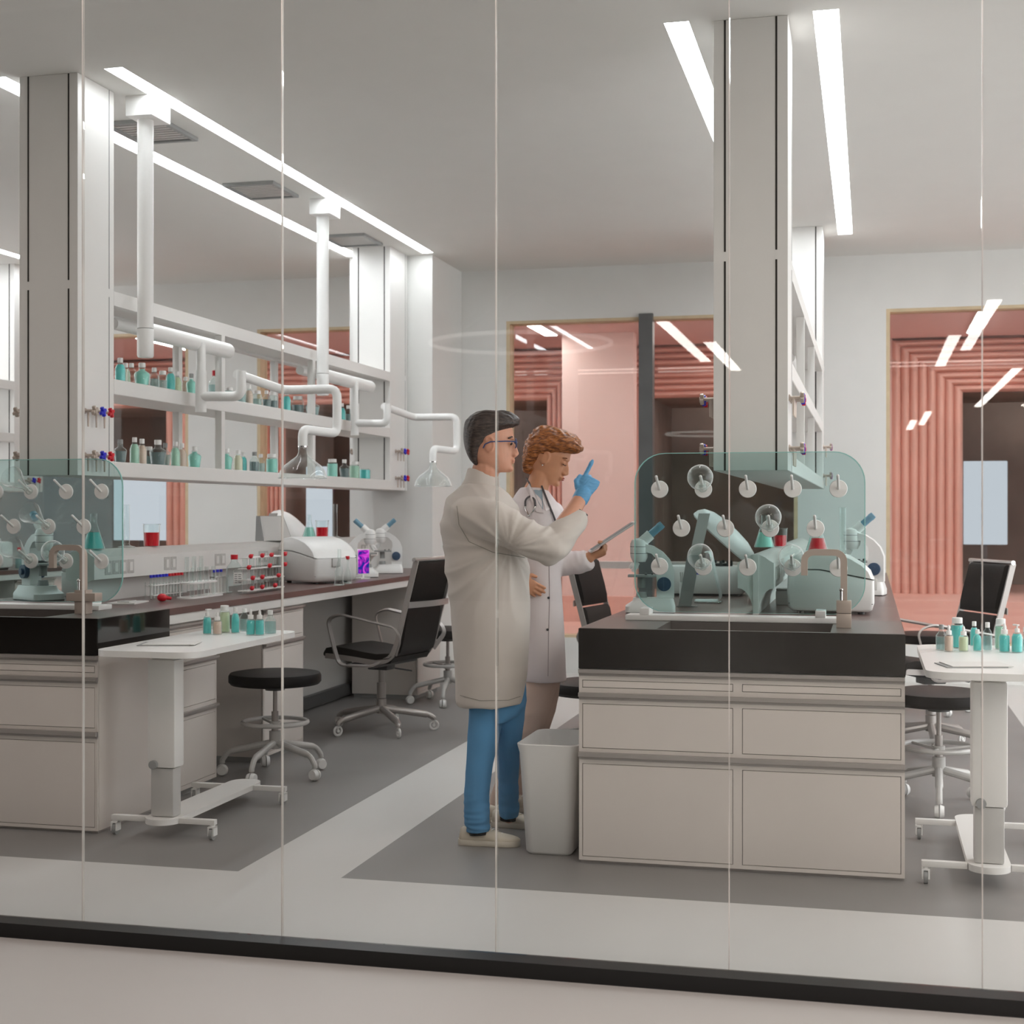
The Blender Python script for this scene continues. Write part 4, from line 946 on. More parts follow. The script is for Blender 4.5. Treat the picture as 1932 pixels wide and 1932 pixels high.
# far left bench bits
p = Vector((XC-2*S+.40, 9.9, .9055))
t = thing('instrument_cabinet', 'white glass-fronted instrument at the far left bench', 'instrument', tuple(p)); 
obj('case', B().box(-.13,.13,-.15,.15,.012,.22,bev=.03), M_whitep, t); obj('front_window', B().box(-.10,.10,-.154,-.1505,.05,.15,bev=.001), M_grey, t, flat=True); obj('feet', B().box(-.1,.1,-.12,.12,0,.0118), M_dgrey, t, flat=True)
for k in range(3):
    bottle('round_bottle', .16, .032, 'clear', 'red', (XC-2*S+.45, 10.25+k*.12, .9055), f'red-capped reagent bottle, {ORD[k]} on the far left bench', 'red-capped bottles on the far left bench')

# ---------------------------------------------------------------- bin
def bin_():
    t = thing('waste_bin', 'white tapered plastic bin beside the near right bench', 'bin', (-1.228, 5.745, 0))
    o_ = [(.085,.17,0,.03),(.095,.18,.012,.035),(.118,.205,.40,.045),(.126,.213,.43,.05),(.127,.214,.437,.05),(.121,.208,.440,.048),(.113,.20,.42,.045),(.09,.172,.02,.03)]
    rs = [rrect3(-a,a,-b,b,r_,z) for a, b, z, r_ in o_]
    obj('bin_body', B().rings(rs, caps=True), M_whitep, t, sharp=50)
    return t
bin_()
# ---------------------------------------------------------------- people
from mathutils.bvhtree import BVHTree
def remesh(name, b, mt, parent, vox=.005, sm=4, disp=None, root=None):
    bmesh.ops.recalc_face_normals(b.bm, faces=b.bm.faces)
    me = bpy.data.meshes.new('tmp'); b.bm.to_mesh(me); b.bm.free()
    o = bpy.data.objects.new('tmp', me); C.objects.link(o)
    m = o.modifiers.new('r', 'REMESH'); m.mode = 'VOXEL'; m.voxel_size = vox
    if sm: s_ = o.modifiers.new('s', 'SMOOTH'); s_.factor = .5; s_.iterations = sm
    dg = bpy.context.evaluated_depsgraph_get(); dg.update()
    nm = bpy.data.meshes.new_from_object(o.evaluated_get(dg))
    bpy.data.objects.remove(o); nm.name = name
    if disp:
        ns = [v.normal.copy() for v in nm.vertices]
        for v, n in zip(nm.vertices, ns): v.co += n*disp(v.co)
        nm.update()
    nm.materials.clear(); nm.materials.append(mt); nm.shade_smooth()
    r = bpy.data.objects.new(name, nm); C.objects.link(r)
    if parent: r.parent = parent
    return r
def bvh(o):
    return BVHTree.FromPolygons([v.co for v in o.data.vertices], [p.vertices for p in o.data.polygons])
class Frame:
    """person frame: x to the camera's right, y away from it, z up; P() reads a sight line"""
    def __init__(s, px, d): s.px, s.d = px, d
    def P(s, x, y, dy=0.): 
        k = (s.d+dy)/2731
        return Vector(((x-966)*k-(s.px-966)*s.d/2731, dy, 1.35-(y-967)*k))
    def loc(s): p = pd(s.px, 967, s.d); return (p.x, p.y, 0)
    def hit(s, tree, x, y, off=.006):
        a, b = s.P(x, y, -1), s.P(x, y, 1); dr = (b-a).normalized()
        h = tree.ray_cast(a, dr)
        return (h[0]-dr*off) if h[0] is not None else s.P(x, y, -.1)
def oval(cx, cy, z, hx, hy, n=28, pw=1., nar=0.):
    out = []
    for q in range(n):
        a = 2*PI*q/n; c, s_ = math.cos(a), math.sin(a)
        c = math.copysign(abs(c)**pw, c); s_ = math.copysign(abs(s_)**pw, s_)
        out.append((cx+hx*c, cy+hy*s_*(1-nar*c), z))
    return out
def limb(b, pts, rs, n=16, M=None, end=True):
    pts = [Vector(p) for p in pts]
    b.tube(pts, rs, n, M=M); b.sph(pts[0], rs[0], 14, M=M); (b.sph(pts[-1], rs[-1], 14, M=M) if end else None)
def head(b, M, fem=False):
    H = [(.118,-.035,.03,.02),(.110,-.062,.058,.045),(.09,-.085,.078,.063),(.06,-.098,.090,.074),(.03,-.102,.094,.078),(.012,-.101,.091,.077),(-.005,-.100,.086,.076),(-.02,-.097,.086,.074),(-.045,-.088,.087,.068),(-.07,-.07,.086,.061),(-.09,-.045,.083,.052),(-.105,-.015,.080,.04),(-.115,.02,.074,.026)]
    k = .94 if fem else 1
    b.rings([oval((xb+xf)/2, 0, z, (xf-xb)/2, w*k, 30, .94, .16) for z, xb, xf, w in reversed(H)], M=M)
    # brow, nose, lips, chin, cheeks
    b.sph((.082,0,.022), (.014,.045,.010), 16, M=M)
    b.rings([[(.080,-.010,.012),(.080,.010,.012),(.092,.003,.012),(.092,-.003,.012)],[(.08,-.014,-.015),(.08,.014,-.015),(.108,.006,-.018),(.108,-.006,-.018)],[(.078,-.019,-.038),(.078,.019,-.038),(.114,.009,-.040),(.114,-.009,-.040)],[(.078,-.015,-.050),(.078,.015,-.050),(.104,.008,-.052),(.104,-.008,-.052)]], M=M)
    b.sph((.104,0,-.038), (.0115,.011,.0095), 12, M=M)
    for s_ in (-1, 1):
        b.sph((.096, s_*.013, -.044), (.011,.007,.007), 10, M=M)
        b.sph((.077, s_*.031, .004), (.010,.014,.011), 12, M=M)     # lids
        # ears
        b.sph((.010, s_*.0775*k, -.012), (.006,.005,.009), 10, M=M)
        b.sph((-.006, s_*.077*k, -.008), (.019,.006,.030), 16, M=M)
        b.tube([M3 for M3 in [(-.006+.019*math.cos(a), s_*(.081*k), -.004+.030*math.sin(a)) for a in [R(-60+q*30) for q in range(8)]]], .0042, 8, M=M)
    b.sph((.089,0,-.064), (.011,.022,.0058), 12, M=M); b.sph((.088,0,-.074), (.0105,.019,.0062), 12, M=M)
    b.sph((.076,0,-.100), (.017,.022,.015), 12, M=M)
def hand(b, M, curls, s=1., thumb=((.022,.030,-.004),(.048,.056,-.012),(.072,.060,-.022)), fat=1.):
    """X fingers, Y thumb side, Z back of the hand"""
    M = M @ Matrix.Scale(s, 4)
    b.rings([oval2(x, 0, y, z) for x, y, z in ((-.012,.024,.017),(.0,.025,.017),(.02,.032,.017),(.05,.040,.015),(.075,.042,.013),(.090,.038,.010))], M=M)
    b.sph((.035,.026,-.008), (.030,.014,.014), 12, M=M)
    for (y, l, r_), cu in zip(((.030,.072,.0090),(.010,.080,.0092),(-.011,.074,.0088),(-.030,.058,.0078)), curls):
        p = Vector((.078 if abs(y) > .02 else .083, y, -.001)); a = 0.; pts = [Vector((.055, y*.85, -.001)), p]; rs = [r_*fat, r_*1.05*fat]
        for f_, c_ in ((.45, cu[0]), (.30, cu[1]), (.25, cu[2])):
            a += R(c_); q = p + Vector((math.cos(a), .04*y/.03, -math.sin(a)))*l*f_
            pts += [p*.5+q*.5, q]; rs += [r_*.94*fat, r_*.97*fat]; p = q
        rs[-1] = r_*.8*fat
        b.tube(pts, rs, 10, M=M); b.sph(pts[-1], rs[-1], 10, M=M)
        for kk in (3, 5): b.sph(pts[kk], rs[kk]*1.04, 10, M=M)
    t = [Vector(q) for q in thumb]
    b.tube(t, [.013*fat, .0115*fat, .0088*fat], 10, M=M)
    for q, r_ in zip(t, (.013, .0115, .0090)): b.sph(q, r_*fat, 10, M=M)
def oval2(x, cy, hy, hz, n=18):
    return [(x, cy+hy*math.cos(2*PI*q/n), hz*math.sin(2*PI*q/n)) for q in range(n)]
def frameM(o, X, Y, Z):
    M = Matrix.Identity(4)
    for i, c in enumerate((X, Y, Z)):
        c = Vector(c).normalized()
        for j in range(3): M[j][i] = c[j]
    for j in range(3): M[j][3] = o[j]
    return M
def skinmat(name, rgb):
    m = mat(name, rgb, .5, var=.05, scale=30, bump=.03, bscale=300)
    p = [n for n in m.node_tree.nodes if n.type == 'BSDF_PRINCIPLED'][0]
    p.inputs['Subsurface Weight'].default_value = .12; p.inputs['Subsurface Radius'].default_value = (.02,.008,.005); p.inputs['Subsurface Scale'].default_value = .4
    return m
def cloth(name, rgb, rough=.85, weave=900, bump=.12):
    return mat(name, rgb, rough, var=.035, scale=7, bump=bump, bscale=weave, spec=.2)
def hairmat(name, c0, c1):
    m, t, out = nt(name); N = t.nodes; L = t.links
    p = N.new('ShaderNodeBsdfPrincipled'); L.new(p.outputs[0], out.inputs[0]); p.inputs['Roughness'].default_value = .42
    tc = N.new('ShaderNodeTexCoord'); mp = N.new('ShaderNodeMapping'); mp.inputs['Scale'].default_value = (22, 60, 110)
    nz = N.new('ShaderNodeTexNoise'); nz.inputs['Scale'].default_value = 1.6; nz.inputs['Detail'].default_value = 4; nz.inputs['Distortion'].default_value = .6
    L.new(tc.outputs['Object'], mp.inputs[0]); L.new(mp.outputs[0], nz.inputs[0])
    cr = N.new('ShaderNodeValToRGB'); cr.color_ramp.elements[0].position = .35; cr.color_ramp.elements[0].color = srgb(c0); cr.color_ramp.elements[1].position = .68; cr.color_ramp.elements[1].color = srgb(c1)
    L.new(nz.outputs[0], cr.inputs[0]); L.new(cr.outputs[0], p.inputs['Base Color'])
    bp = N.new('ShaderNodeBump'); bp.inputs['Strength'].default_value = .5; bp.inputs['Distance'].default_value = .004; L.new(nz.outputs[0], bp.inputs['Height']); L.new(bp.outputs[0], p.inputs['Normal'])
    return m
def sgn_noise(p, s): return noise.noise(Vector((p.x*s[0], p.y*s[1], p.z*s[2])))
def ridge(v): return 1-abs(v)*2
def shoe(t, toe, heel, w, name='shoe', mt=None, sole=None):
    """toe/heel points on the ground"""
    a, b_ = Vector(heel), Vector(toe); L_ = (b_-a).length; X = (b_-a).normalized(); Y = Vector((0,0,1)).cross(X)
    M = frameM(a, X, Y, (0,0,1))
    S_ = [(-.004,.014,.040),(.002,.024,.066),(.012,.029,.072),(.05,.033,.066),(.09,.035,.080),(.115,.036,.076),(.16,.041,.058),(.20,.044,.047),(.24,.040,.040),(.265,.028,.034),(.278,.012,.028)]
    k = L_/.278; rs = []
    for x, hw, h in S_:
        rs.append([(x*k, hw*w*math.cos(q*PI/9), .022+(h-.022)*(math.sin(q*PI/9)**.8)) for q in range(10)] + [(x*k, -hw*w*.9, .018), (x*k, hw*w*.9, .018)])
    u = obj(name, B().rings(rs, M=M), mt, t, sharp=60)
    so = [];
    for z, g in ((0, .96), (.004, 1.04), (.018, 1.05), (.024, 1.0)):
        o_ = [(x*k*(1.012)-.003, hw*w*g) for x, hw, h in S_]
        so.append([(x, y, z) for x, y in o_] + [(x, -y, z) for x, y in reversed(o_)])
    obj('sole', B().rings(so, M=M), sole, u, sharp=50)
    lc = B()
    for q in range(5):
        x = (.105+.019*q)*k; h = .083-.0085*q
        lc.tube([(x, -.022, h-.014), (x+.006, -.008, h-.001), (x+.012, .008, h-.001), (x, .022, h-.014)], .0022, 6, M=M)
    obj('laces', lc, M_whitep, u)
    return u

# ======== standing man
F1 = Frame(930, 5.9); P = F1.P
man = thing('person', 'man in a grey-beige lab coat, blue jeans and blue glove, back to us, pointing up', 'person', F1.loc(), AY)
M_skin1 = skinmat('skin_fair', (206,150,124)); M_skin2 = skinmat('skin_warm', (204,146,112))
hc = P(926, 838, .0); MH = Matrix.Translation(hc)
b = B(); head(b, MH)
limb(b, [P(917,885,.0), P(912,905,.01), P(905,935,.02)], [.056,.056,.062])
b.rings([oval(*(lambda p: (p.x, .03, p.z))(P(c, y)), hx, hy, 24) for y, c, hx, hy in ((1290,928,.10,.11),(1250,926,.12,.13),(1150,922,.12,.13),(1060,916,.13,.15),(985,910,.13,.16),(945,906,.11,.13),(930,905,.07,.08))])
limb(b, [P(921,1300,.03), P(911,1400,-.01), P(904,1450,-.03), P(900,1560,-.03)], [.06,.042,.034,.030])   # legs inside the jeans
limb(b, [P(961,1300,.06), P(960,1370,.12), P(958,1425,.17), P(960,1540,.22)], [.06,.042,.034,.030])
shd, elb, wr = P(905,972,-.14), P(1040,1032,-.20), P(1093,958,-.10)
wrist, kn = P(1098,936,-.085), P(1119,898,-.07)
limb(b, [shd, shd.lerp(elb,.5), elb], [.05,.047,.04]); limb(b, [elb, elb.lerp(wrist,.35), elb.lerp(wrist,.8), wrist], [.04,.042,.031,.028])
limb(b, [P(930,965,.13), P(955,1040,.13), P(970,1100,.12)], [.045,.04,.03])
X = (kn-wrist).normalized(); Zc = Vector((0,-1,0)); Z = (Zc - X*Zc.dot(X)).normalized(); Y = Z.cross(X)
MHd = frameM(wrist, X, Y, Z)
CU = [(-4,-6,4),(70,85,40),(78,88,40),(82,88,40)]
TH = ((.022,.030,-.004),(.045,.050,-.006),(.070,.047,-.004))
hand(b, MHd, CU, .93, thumb=TH, fat=.92)
hand(b, frameM(P(972,1105,.11), (.1,0,-1), (0,-1,.0), (-1,0,-.1)), [(20,20,20)]*4, .85)
remesh('body', b, M_skin1, man, .0042, 3)
b = B(); hand(b, MHd, CU, .97, thumb=TH, fat=1.08)
limb(b, [wrist-X*.012, wrist+X*.01], [.034,.033]); 
gl = remesh('glove', b, mat('blue_nitrile', (92,156,200), .45, var=.05, scale=20, bump=.12, bscale=60), man, .0035, 2, lambda c: .0006*math.sin(c.z*520+8*sgn_noise(c,(40,40,40))))
b = B(); q_ = P(1092,962,-.098); b.tube([q_+Vector((.0,.0,0)) + (Vector((math.cos(a), 0, 0))*.04*Vector((.83,0,.55)).length if False else (Vector((.83,0,-.55))*math.cos(a)+Vector((0,1,0))*math.sin(a))*.039) for a in [PI*k/12 for k in range(24)]], .0045, 8, closed=True)
obj('wristband', b, M_black, man)
# hair
def hairrings(H, M, dx=0):
    return [oval((xb+xf)/2+dx, 0, z, (xf-xb)/2, w, 30, .9, .10) for z, xb, xf, w in reversed(H)]
b = B(); b.rings(hairrings([(.134,-.03,.05,.025),(.128,-.062,.082,.048),(.115,-.085,.105,.066),(.098,-.098,.117,.078),(.080,-.106,.114,.084),(.066,-.110,.086,.086),(.045,-.112,.058,.086),(.025,-.112,.032,.0855),(.005,-.110,.012,.083),(-.015,-.106,-.016,.079),(-.04,-.098,-.034,.072),(-.065,-.085,-.045,.060),(-.088,-.064,-.048,.042)], MH), M=MH)
def hd(c):
    p = c-hc; top = max(0, min(1, (p.z-.05)/.05))
    return top*(.004*ridge(sgn_noise(p,(14,60,22)))+.003*sgn_noise(p,(30,30,30))) + .0004*sgn_noise(p,(200,200,200))
remesh('hair', b, hairmat('dark_brown_hair', (34,26,23), (78,64,58)), man, .0038, 2, hd)
# glasses
b = B(); gx = .100
for s_ in (-1, 1):
    ring = [(gx+.004*abs(math.cos(a)), s_*.033+.024*math.cos(a), .002+.019*math.sin(a)) for a in [PI*k/10 for k in range(20)]]
    b.tube(ring, .0024, 8, closed=True, M=MH)
    b.tube([(gx+.002, s_*.058, .008), (.06, s_*.079, .008), (.0, s_*.084, .006), (-.022, s_*.083, -.004), (-.03, s_*.081, -.02)], .0026, 8, M=MH)
b.tube([(gx+.004,-.010,.004),(gx+.007,0,.008),(gx+.004,.010,.004)], .002, 6, M=MH)
gf = obj('glasses_frame', b, mat('blue_spectacle_frame', (50,72,120), .3), man)
b = B()
for s_ in (-1, 1): b.cyl((gx, s_*.033, .002), (gx+.0012, s_*.033, .002), .018, seg=20, M=MH)
obj('lens', b, M_bot, gf)
b = B()
for s_ in (-1, 1): b.sph((.081, s_*.031, .001), (.0085,.011,.0075), 12, M=MH)
obj('eye', b, mat('eye_dark', (60,46,40), .2), man)
b = B(); 
for s_ in (-1, 1): b.tube([(.090, s_*.014, .020), (.086, s_*.032, .027), (.072, s_*.052, .022)], [.004,.0045,.003], 8, M=MH)
obj('eyebrow', b, mat('brow_brown', (58,42,36), .7), man)
b = B(); b.tube([(.098,-.0,-.0692),(.090,-.018,-.0695)], .0017, 6, M=MH).tube([(.098,0,-.0692),(.090,.018,-.0695)], .0017, 6, M=MH)
obj('lips', b, mat('lip_tone', (150,86,78), .5), man)
# coat
M_coat1 = cloth('grey_beige_coat_cloth', (200,192,185)); 
def coat(F, T, sleeves, cy=0.):
    b = B()
    b.rings([oval(F.P(c, y).x, dy, F.P(c, y).z, hw*F.d/2731, hy, 40, .92) for y, c, hw, hy, dy in T])
    for i, (pts, rs) in enumerate(sleeves): limb(b, pts, rs, 20, end=(i not in (1,3)))
    return b
T1 = [(1328,925,60,.145,.02),(1318,925,62,.15,.02),(1270,927,67,.165,.02),(1200,926,71,.165,.02),(1130,923,74,.165,.02),(1080,919,77,.175,.02),(1030,916,79,.185,.02),(990,911,78,.195,.02),(960,907,70,.19,.02),(942,905,60,.165,.02),(928,905,46,.12,.02),(916,905,33,.085,.02)]
sl1 = [([P(885,972,-.13), P(935,985,-.185), P(990,1012,-.215), P(1042,1034,-.20)], [.072,.076,.066,.060]),
       ([P(1040,1036,-.20), P(1062,1012,-.165), P(1082,985,-.125), P(1091,972,-.105)], [.060,.056,.047,.041]),
       ([P(940,965,.13), P(958,1040,.14), P(966,1090,.13)], [.065,.055,.05])]
def fold1(c):
    # radiating drag folds from the armpit, soft vertical drape below, sleeve crumples at the elbow
    ap = P(960,1030,-.15); v = c-ap; r = v.length; a = math.atan2(v.z, v.x)
    f = .009*ridge(noise.noise(Vector((a*3.6, r*3, 1.3))))*min(1, r/.12)
    f += .009*sgn_noise(c, (9, 9, 1.6))*max(0, min(1, (1.2-c.z)/.4))
    e = (c-P(1050,1010,-.19)).length
    f += .010*max(0, 1-e/.14)*ridge(noise.noise(Vector(((c.x*.8-c.z)*22, c.y*6, c.x*5))))
    w_ = (c-P(985,1030,-.2)).length
    f += .005*max(0, 1-w_/.16)*ridge(noise.noise(Vector(((c.x+c.z*1.2)*14, c.y*5, 2))))
    return f
ct = remesh('lab_coat', coat(F1, T1, sl1), M_coat1, man, .0065, 5, fold1)
tr1 = bvh(ct)
# collar, vent seam, pocket
b = B(); rs = []
for z_, g, yy in ((927,41,.0),(910,33,.0),(891,29.5,.0),(889,27,.0),(908,27.5,.0),(924,32,0)):
    k = F1.d/2731; rs.append([(F1.P(908-(-1)*((925-z_)*.10),z_).x+g*k*math.cos(a), .015+g*k*1.05*math.sin(a), F1.P(0,z_).z - .014*math.cos(a)) for a in [2*PI*q/32 for q in range(32)]])
obj('collar', B().rings(rs, caps=False, closed=True), M_coat1, ct, sharp=60)
def seam(F, tree, pts, r, mt, par, nm='seam', off=.0015, n=14):
    out = []
    for (x0, y0), (x1, y1) in zip(pts, pts[1:]):
        for k in range(n): out.append(F.hit(tree, x0+(x1-x0)*k/n, y0+(y1-y0)*k/n, off))
    out.append(F.hit(tree, *pts[-1], off)); bb = B(); bb.tube(out, r, 6); return obj(nm, bb, mt, par)
M_seam = cloth('coat_seam_thread', (150,146,138))
seam(F1, tr1, [(868,1312),(905,1322),(960,1321),(982,1314)], .0012, M_seam, ct, 'hem_stitch')
seam(F1, tr1, [(862,955),(866,990),(885,1022),(930,1042),(990,1052)], .0014, M_seam, ct, 'armhole_seam')
# jeans
M_jean = cloth('blue_denim', (88,144,188), .8, 700, .15)
b = B()
b.rings([oval(F1.P(c,y).x, .05, F1.P(c,y).z, hw*F1.d/2731, .13, 30) for y, c, hw in ((1362,941,20),(1350,941,40),(1335,940,50),(1310,940,54),(1240,936,56))])
def leg(b, L_):
    b.rings([oval(F1.P(c,y,dy).x, dy, F1.P(c,y,dy).z, hw*F1.d/2731, hy, 28) for y, c, hw, dy, hy in L_])
leg(b, [(1568,902,22,-.03,.055),(1560,901,22,-.03,.055),(1545,900,23,-.03,.06),(1500,899,24,-.03,.065),(1440,905,26,-.03,.07),(1400,911,30,-.01,.085),(1340,918,34,.02,.10),(1300,922,36,.04,.11)])
leg(b, [(1540,961,19,.22,.055),(1530,960,19,.22,.055),(1515,960,19,.22,.06),(1470,959,21,.20,.065),(1420,958,24,.17,.075),(1370,960,29,.12,.09),(1320,962,32,.08,.10),(1290,960,33,.06,.10)])
def foldj(c):
    z = c.z; lo = max(0, 1-(z-.07)/.20); up_ = max(0, min(1, (z-.45)/.2))
    return .0065*lo*ridge(noise.noise(Vector((c.x*7, c.y*7, z*34)))) + .004*ridge(noise.noise(Vector((c.x*6+z*6, c.y*4, z*7+3))))*(.4+.6*up_) - .002
remesh('jeans', b, M_jean, man, .0055, 4, foldj)
M_shoe = mat('cream_leather', (206,196,178), .55, var=.05, scale=10, bump=.05, bscale=90); M_sole = mat('cream_sole', (212,204,190), .6)
M_sock = cloth('black_sock', (18,17,17))
g0 = lambda x, y: (lambda w_: Vector((w_.x, w_.y, 0)))(F1.P(x, 967) ) 
def ground(F, x, y): # local point on the ground seen at px x,y
    d = 1.35*2731/(y-967); return Vector(((x-966)*d/2731-(F.px-966)*F.d/2731, d-F.d, 0))
shoe(man, ground(F1, 981, 1596), ground(F1, 869, 1592), 1.12, mt=M_shoe, sole=M_sole)
shoe(man, ground(F1, 1012, 1562), ground(F1, 930, 1558), 1.08, mt=M_shoe, sole=M_sole)
b = B(); b.cyl(P(903,1575,-.035), P(901,1545,-.03), .036, .040, seg=20); obj('sock', b, M_sock, man)
b = B(); b.cyl(P(958,1548,.22), P(960,1515,.22), .034, .038, seg=20); obj('sock', b, M_sock, man)

# ======== red-haired woman
F2 = Frame(1015, 6.45); P = F2.P
wom = thing('person', 'red-haired person in a pale lab coat looking down at a tablet, stethoscope around the neck', 'person', F2.loc(), AY)
hc2 = P(1036, 864, 0); MH2 = Matrix.Translation(hc2) @ Matrix.Rotation(R(-12), 4, 'Z') @ Matrix.Rotation(R(21), 4, 'Y') @ Matrix.Scale(.95, 4)
b = B(); head(b, MH2, True)
limb(b, [P(1022,893,.0), P(1016,912,.0), P(1008,935,.01)], [.050,.049,.058])
b.rings([oval(P(c,y).x, .02, P(c,y).z, hx, hy, 24) for y, c, hx, hy in ((1240,1018,.08,.09),(1180,1016,.10,.11),(1080,1010,.09,.10),(985,1008,.10,.11),(950,1006,.09,.10),(932,1006,.05,.06))])
limb(b, [P(1020,1230,.0), P(1018,1300,-.02), P(1011,1340,-.04), P(994,1390,-.05), P(968,1440,-.03), P(945,1500,-.02), P(938,1560,-.02)], [.06,.05,.042,.038,.034,.03,.028])
limb(b, [P(1028,1240,.04), P(1022,1340,.09), P(1007,1400,.11), P(985,1485,.13), P(975,1550,.14)], [.06,.042,.038,.032,.028])
w2, k2 = P(1112,1052,.02), P(1143,1040,.02)
limb(b, [P(1045,965,.05), P(1050,1070,.07), P(1085,1062,.04), w2], [.042,.036,.030,.025])
limb(b, [P(965,965,.02), P(955,1060,-.06), P(985,1098,-.15)], [.042,.035,.025])
X = (k2-w2).normalized(); Zc = Vector((0,-.45,-1)); Z = (Zc - X*Zc.dot(X)).normalized(); Yt = X.cross(Z)
if Yt.y < 0: Yt = -Yt
MT = frameM(w2, X, Yt, Z)
hand(b, MT, [(50,48,30),(55,52,30),(58,55,30),(60,56,30)], .86, thumb=((.022,.030,-.004),(.052,.050,-.026),(.085,.045,-.048)))
Xr = Vector((.86,0,-.5)); Zr = Vector((0,-1,0)); Yr = Zr.cross(Xr)
hand(b, frameM(P(978,1094,-.15), Xr, Yr, Zr), [(12,15,10),(16,18,10),(20,20,12),(26,24,12)], .84)
remesh('body', b, M_skin2, wom, .004, 3)
b = B()
b.rings([oval((xb+xf)/2, 0, z, (xf-xb)/2, w, 30, .9, .06) for z, xb, xf, w in reversed([(.142,-.02,.05,.03),(.138,-.06,.085,.052),(.126,-.088,.11,.07),(.108,-.105,.128,.082),(.088,-.116,.138,.088),(.070,-.122,.118,.091),(.052,-.125,.075,.092),(.030,-.126,.035,.091),(.008,-.125,.012,.088),(-.015,-.120,-.020,.085),(-.045,-.112,-.034,.078),(-.075,-.103,-.042,.066),(-.100,-.092,-.046,.048)])], M=MH2)
MI = MH2.inverted()
def hd2(c):
    p = MI @ c
    return .007*ridge(noise.noise(Vector((p.x*16+p.z*10, p.y*26, p.z*30))))+.004*sgn_noise(p,(45,45,60))-.002
remesh('hair', b, hairmat('ginger_hair', (96,50,24), (192,120,62)), wom, .0038, 1, hd2)
b = B()
for s_ in (-1, 1): b.tube([(.088, s_*.016, .0235), (.085, s_*.034, .028), (.070, s_*.052, .024)], [.003,.0035,.002], 8, M=MH2)
obj('eyebrow', b, mat('ginger_brow', (120,74,44), .7), wom)
b = B()
for s_ in (-1, 1): b.tube([(.092, s_*.019, -.003), (.090, s_*.031, -.0065), (.080, s_*.044, -.003)], .0018, 8, M=MH2)
obj('eyelashes', b, mat('lash_dark', (50,34,28), .7), wom)
b = B(); b.sph((.0985,0,-.0655), (.006,.016,.0035), 12, M=MH2).sph((.0975,0,-.0735), (.006,.014,.0038), 12, M=MH2); obj('lips', b, mat('lip_rose', (176,96,84), .45), wom)
b = B(); b.sph((-.003,-.083*.94,-.040), .0035, 10, M=MH2); obj('earring', b, M_chrome, wom)
M_coat2 = cloth('pale_pink_white_coat_cloth', (226,216,216))
T2 = [(1284,1028,42,.13,.02),(1270,1026,42,.135,.02),(1200,1021,43,.135,.02),(1130,1016,44,.13,.02),(1080,1012,46,.13,.02),(1030,1010,49,.14,.02),(990,1009,51,.15,.02),(962,1008,49,.15,.02),(945,1007,42,.13,.02),(932,1006,33,.10,.02),(920,1006,24,.075,.02)]
sl2 = [([P(1042,968,.05), P(1050,1020,.07), P(1056,1062,.06)], [.055,.056,.054]), ([P(1056,1064,.06), P(1085,1062,.04), P(1108,1058,.025), P(1112,1056,.02)], [.054,.050,.045,.043]),
       ([P(970,968,.0), P(956,1030,-.06), P(952,1066,-.09)], [.056,.052,.05]), ([P(952,1066,-.09), P(974,1084,-.13)], [.05,.042])]
def fold2(c):
    f = .008*sgn_noise(c, (10, 10, 1.8))*max(.3, min(1, (1.25-c.z)/.4))
    e = (c-P(1085,1062,.02)).length
    f += .008*max(0, 1-e/.12)*ridge(noise.noise(Vector((c.x*26, c.y*6, c.z*9))))
    e = (c-P(990,960,-.1)).length
    return f + .005*max(0, 1-e/.14)*ridge(noise.noise(Vector((c.x*20+c.z*6, c.y*6, c.z*3))))
ct2 = remesh('lab_coat', coat(F2, T2, sl2), M_coat2, wom, .0065, 5, fold2)
tr2 = bvh(ct2)
def patch(F, tree, poly, th, mt, par, nm, off=.004):
    pts = [F.hit(tree, x, y, off) for x, y in poly]; n_ = Vector((0, th, 0))
    return obj(nm, B().rings([[p for p in pts], [p+n_ for p in pts]]), mt, par, sharp=40)
patch(F2, tr2, [(998,912),(1006,926),(1014,950),(1026,968),(1012,966),(1002,944),(992,922)], .006, M_coat2, ct2, 'lapel', .008)
patch(F2, tr2, [(1024,922),(1034,940),(1038,960),(1030,964),(1024,944)], .006, M_coat2, ct2, 'lapel', .008)
patch(F2, tr2, [(1007,924),(1023,924),(1024,944),(1025,962),(1016,948)], .004, cloth('grey_tee_cloth', (150,166,176)), wom, 'tee_shirt', .004)
seam(F2, tr2, [(1036,1064),(1037,1130),(1035,1200),(1034,1276)], .0016, cloth('coat_placket_shade', (176,164,164)), ct2, 'placket')
b = B()
for x, y in ((1035,1066),(1035,1128),(1033,1188)): p = F2.hit(tr2, x, y, .003); b.cyl(p, p+Vector((0,-.003,0)), .0055, seg=14)
obj('button', b, M_dgrey, ct2)
M_trou = cloth('beige_trouser_cloth', (206,182,168))
b = B()
for L_ in ([(1545,938,16,-.02,.05),(1500,946,19,-.02,.055),(1440,968,21,-.03,.06),(1390,995,22,-.05,.065),(1340,1012,26,-.04,.075),(1290,1020,32,-.0,.085),(1240,1020,33,.02,.08)],
           [(1545,975,16,.14,.05),(1480,985,19,.13,.055),(1400,1008,22,.11,.065),(1340,1022,26,.09,.075),(1280,1028,32,.06,.08),(1240,1026,33,.03,.08)]):
    b.rings([oval(F2.P(c,y,dy).x, dy, F2.P(c,y,dy).z, hw*F2.d/2731, hy, 26) for y, c, hw, dy, hy in L_])
remesh('trousers', b, M_trou, wom, .0055, 4, lambda c: .005*ridge(noise.noise(Vector((c.x*9, c.y*6, c.z*9))))-.002)
shoe(wom, ground(F2, 990, 1553), ground(F2, 922, 1549), 1.0, mt=M_shoe, sole=M_sole)
shoe(wom, ground(F2, 1025, 1533), ground(F2, 962, 1530), 1.0, mt=M_shoe, sole=M_sole)
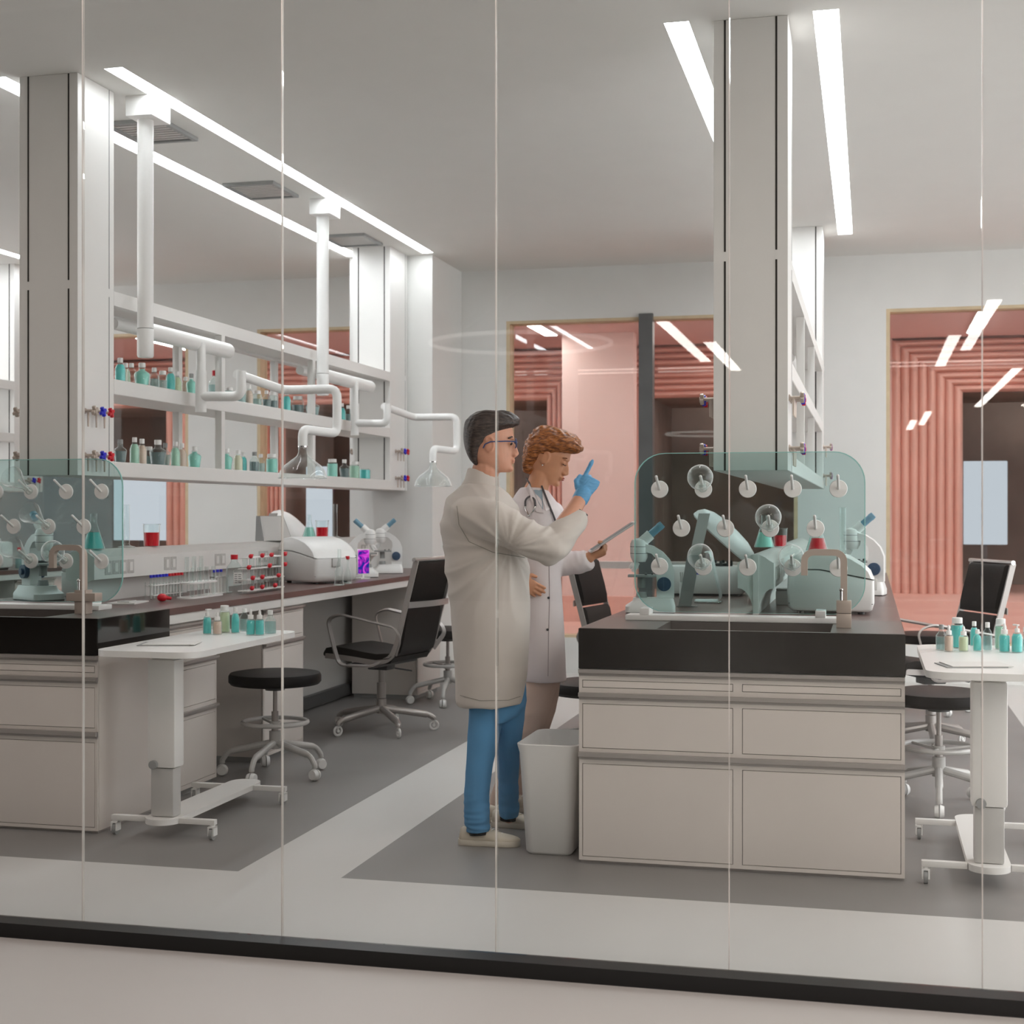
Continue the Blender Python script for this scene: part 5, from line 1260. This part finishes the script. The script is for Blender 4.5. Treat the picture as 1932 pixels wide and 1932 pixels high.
# stethoscope and tablet
st = thing('stethoscope', 'dark grey stethoscope around the red-haired person\'s neck', 'stethoscope', F2.loc(), AY)
M_rub = mat('dark_rubber', (72,68,70), .4)
def on2(L_, off=.010): return [F2.hit(tr2, x, y, off) for x, y in L_]
b = B(); b.tube(round_path([P(993,903,-.055)]+on2([(999,912),(1002,925),(1001,936)], .014)+[], .02), .0042, 8)
b.tube(round_path(on2([(991,955),(991,943),(1000,935),(1009,942),(1010,955)], .014), .02), .0045, 8); obj('tubing', b, M_rub, st)
b = B(); b.tube(round_path([P(1022,917,-.05)]+on2([(1028,932),(1036,952),(1044,972),(1050,988)], .014), .02), .0042, 8); obj('tubing', b, M_rub, st)
b = B(); b.tube(on2([(991,955),(992,962),(998,972)], .014), .0028, 8).tube(on2([(1010,955),(1006,964),(999,972)], .014), .0028, 8); b.sph(on2([(998,973)], .014)[0], .005, 10)
obj('ear_tubes', b, M_chrome, st)
tb_ = thing('tablet', 'thin silver tablet held up by the red-haired person', 'tablet', F2.loc(), AY)
a0, a1 = P(1112,1041,.03), P(1197,985,.03); X = (a1-a0).normalized(); Yy = Vector((.0,1,.0)); Z = X.cross(Yy)
MTb = frameM((a0+a1)/2, X, Yy, Z); hl = (a1-a0).length/2
obj('case', B().box(-hl, hl, -.085, .085, -.0045, .0035, bev=.002, M=MTb), mat('silver_tablet', (196,192,190), .35, .5), tb_)
obj('screen', B().box(-hl+.01, hl-.01, -.077, .077, .0037, .0047, M=MTb), M_dgrey, tb_, flat=True)
obj('camera_bump', B().box(hl-.03, hl-.008, .04, .07, -.0075, -.0047, M=MTb), M_dgrey, tb_, flat=True)
# ---------------------------------------------------------------- world and view
w = bpy.data.worlds.new('world'); bpy.context.scene.world = w; w.use_nodes = True
w.node_tree.nodes['Background'].inputs[0].default_value = (.8, .8, .82, 1); w.node_tree.nodes['Background'].inputs[1].default_value = 2.9
sc = bpy.context.scene
sc.view_settings.view_transform = 'Standard'; sc.view_settings.look = 'None'; sc.view_settings.gamma = 1
sc.view_settings.exposure = 0.5; sc.view_settings.use_curve_mapping = False
sc.cycles.max_bounces = 14; sc.cycles.diffuse_bounces = 6; sc.cycles.glossy_bounces = 5; sc.cycles.transparent_max_bounces = 40; sc.cycles.transmission_bounces = 6
sc.cycles.sample_clamp_indirect = 6; sc.cycles.caustics_reflective = False; sc.cycles.caustics_refractive = False
sc.cycles.use_denoising = True
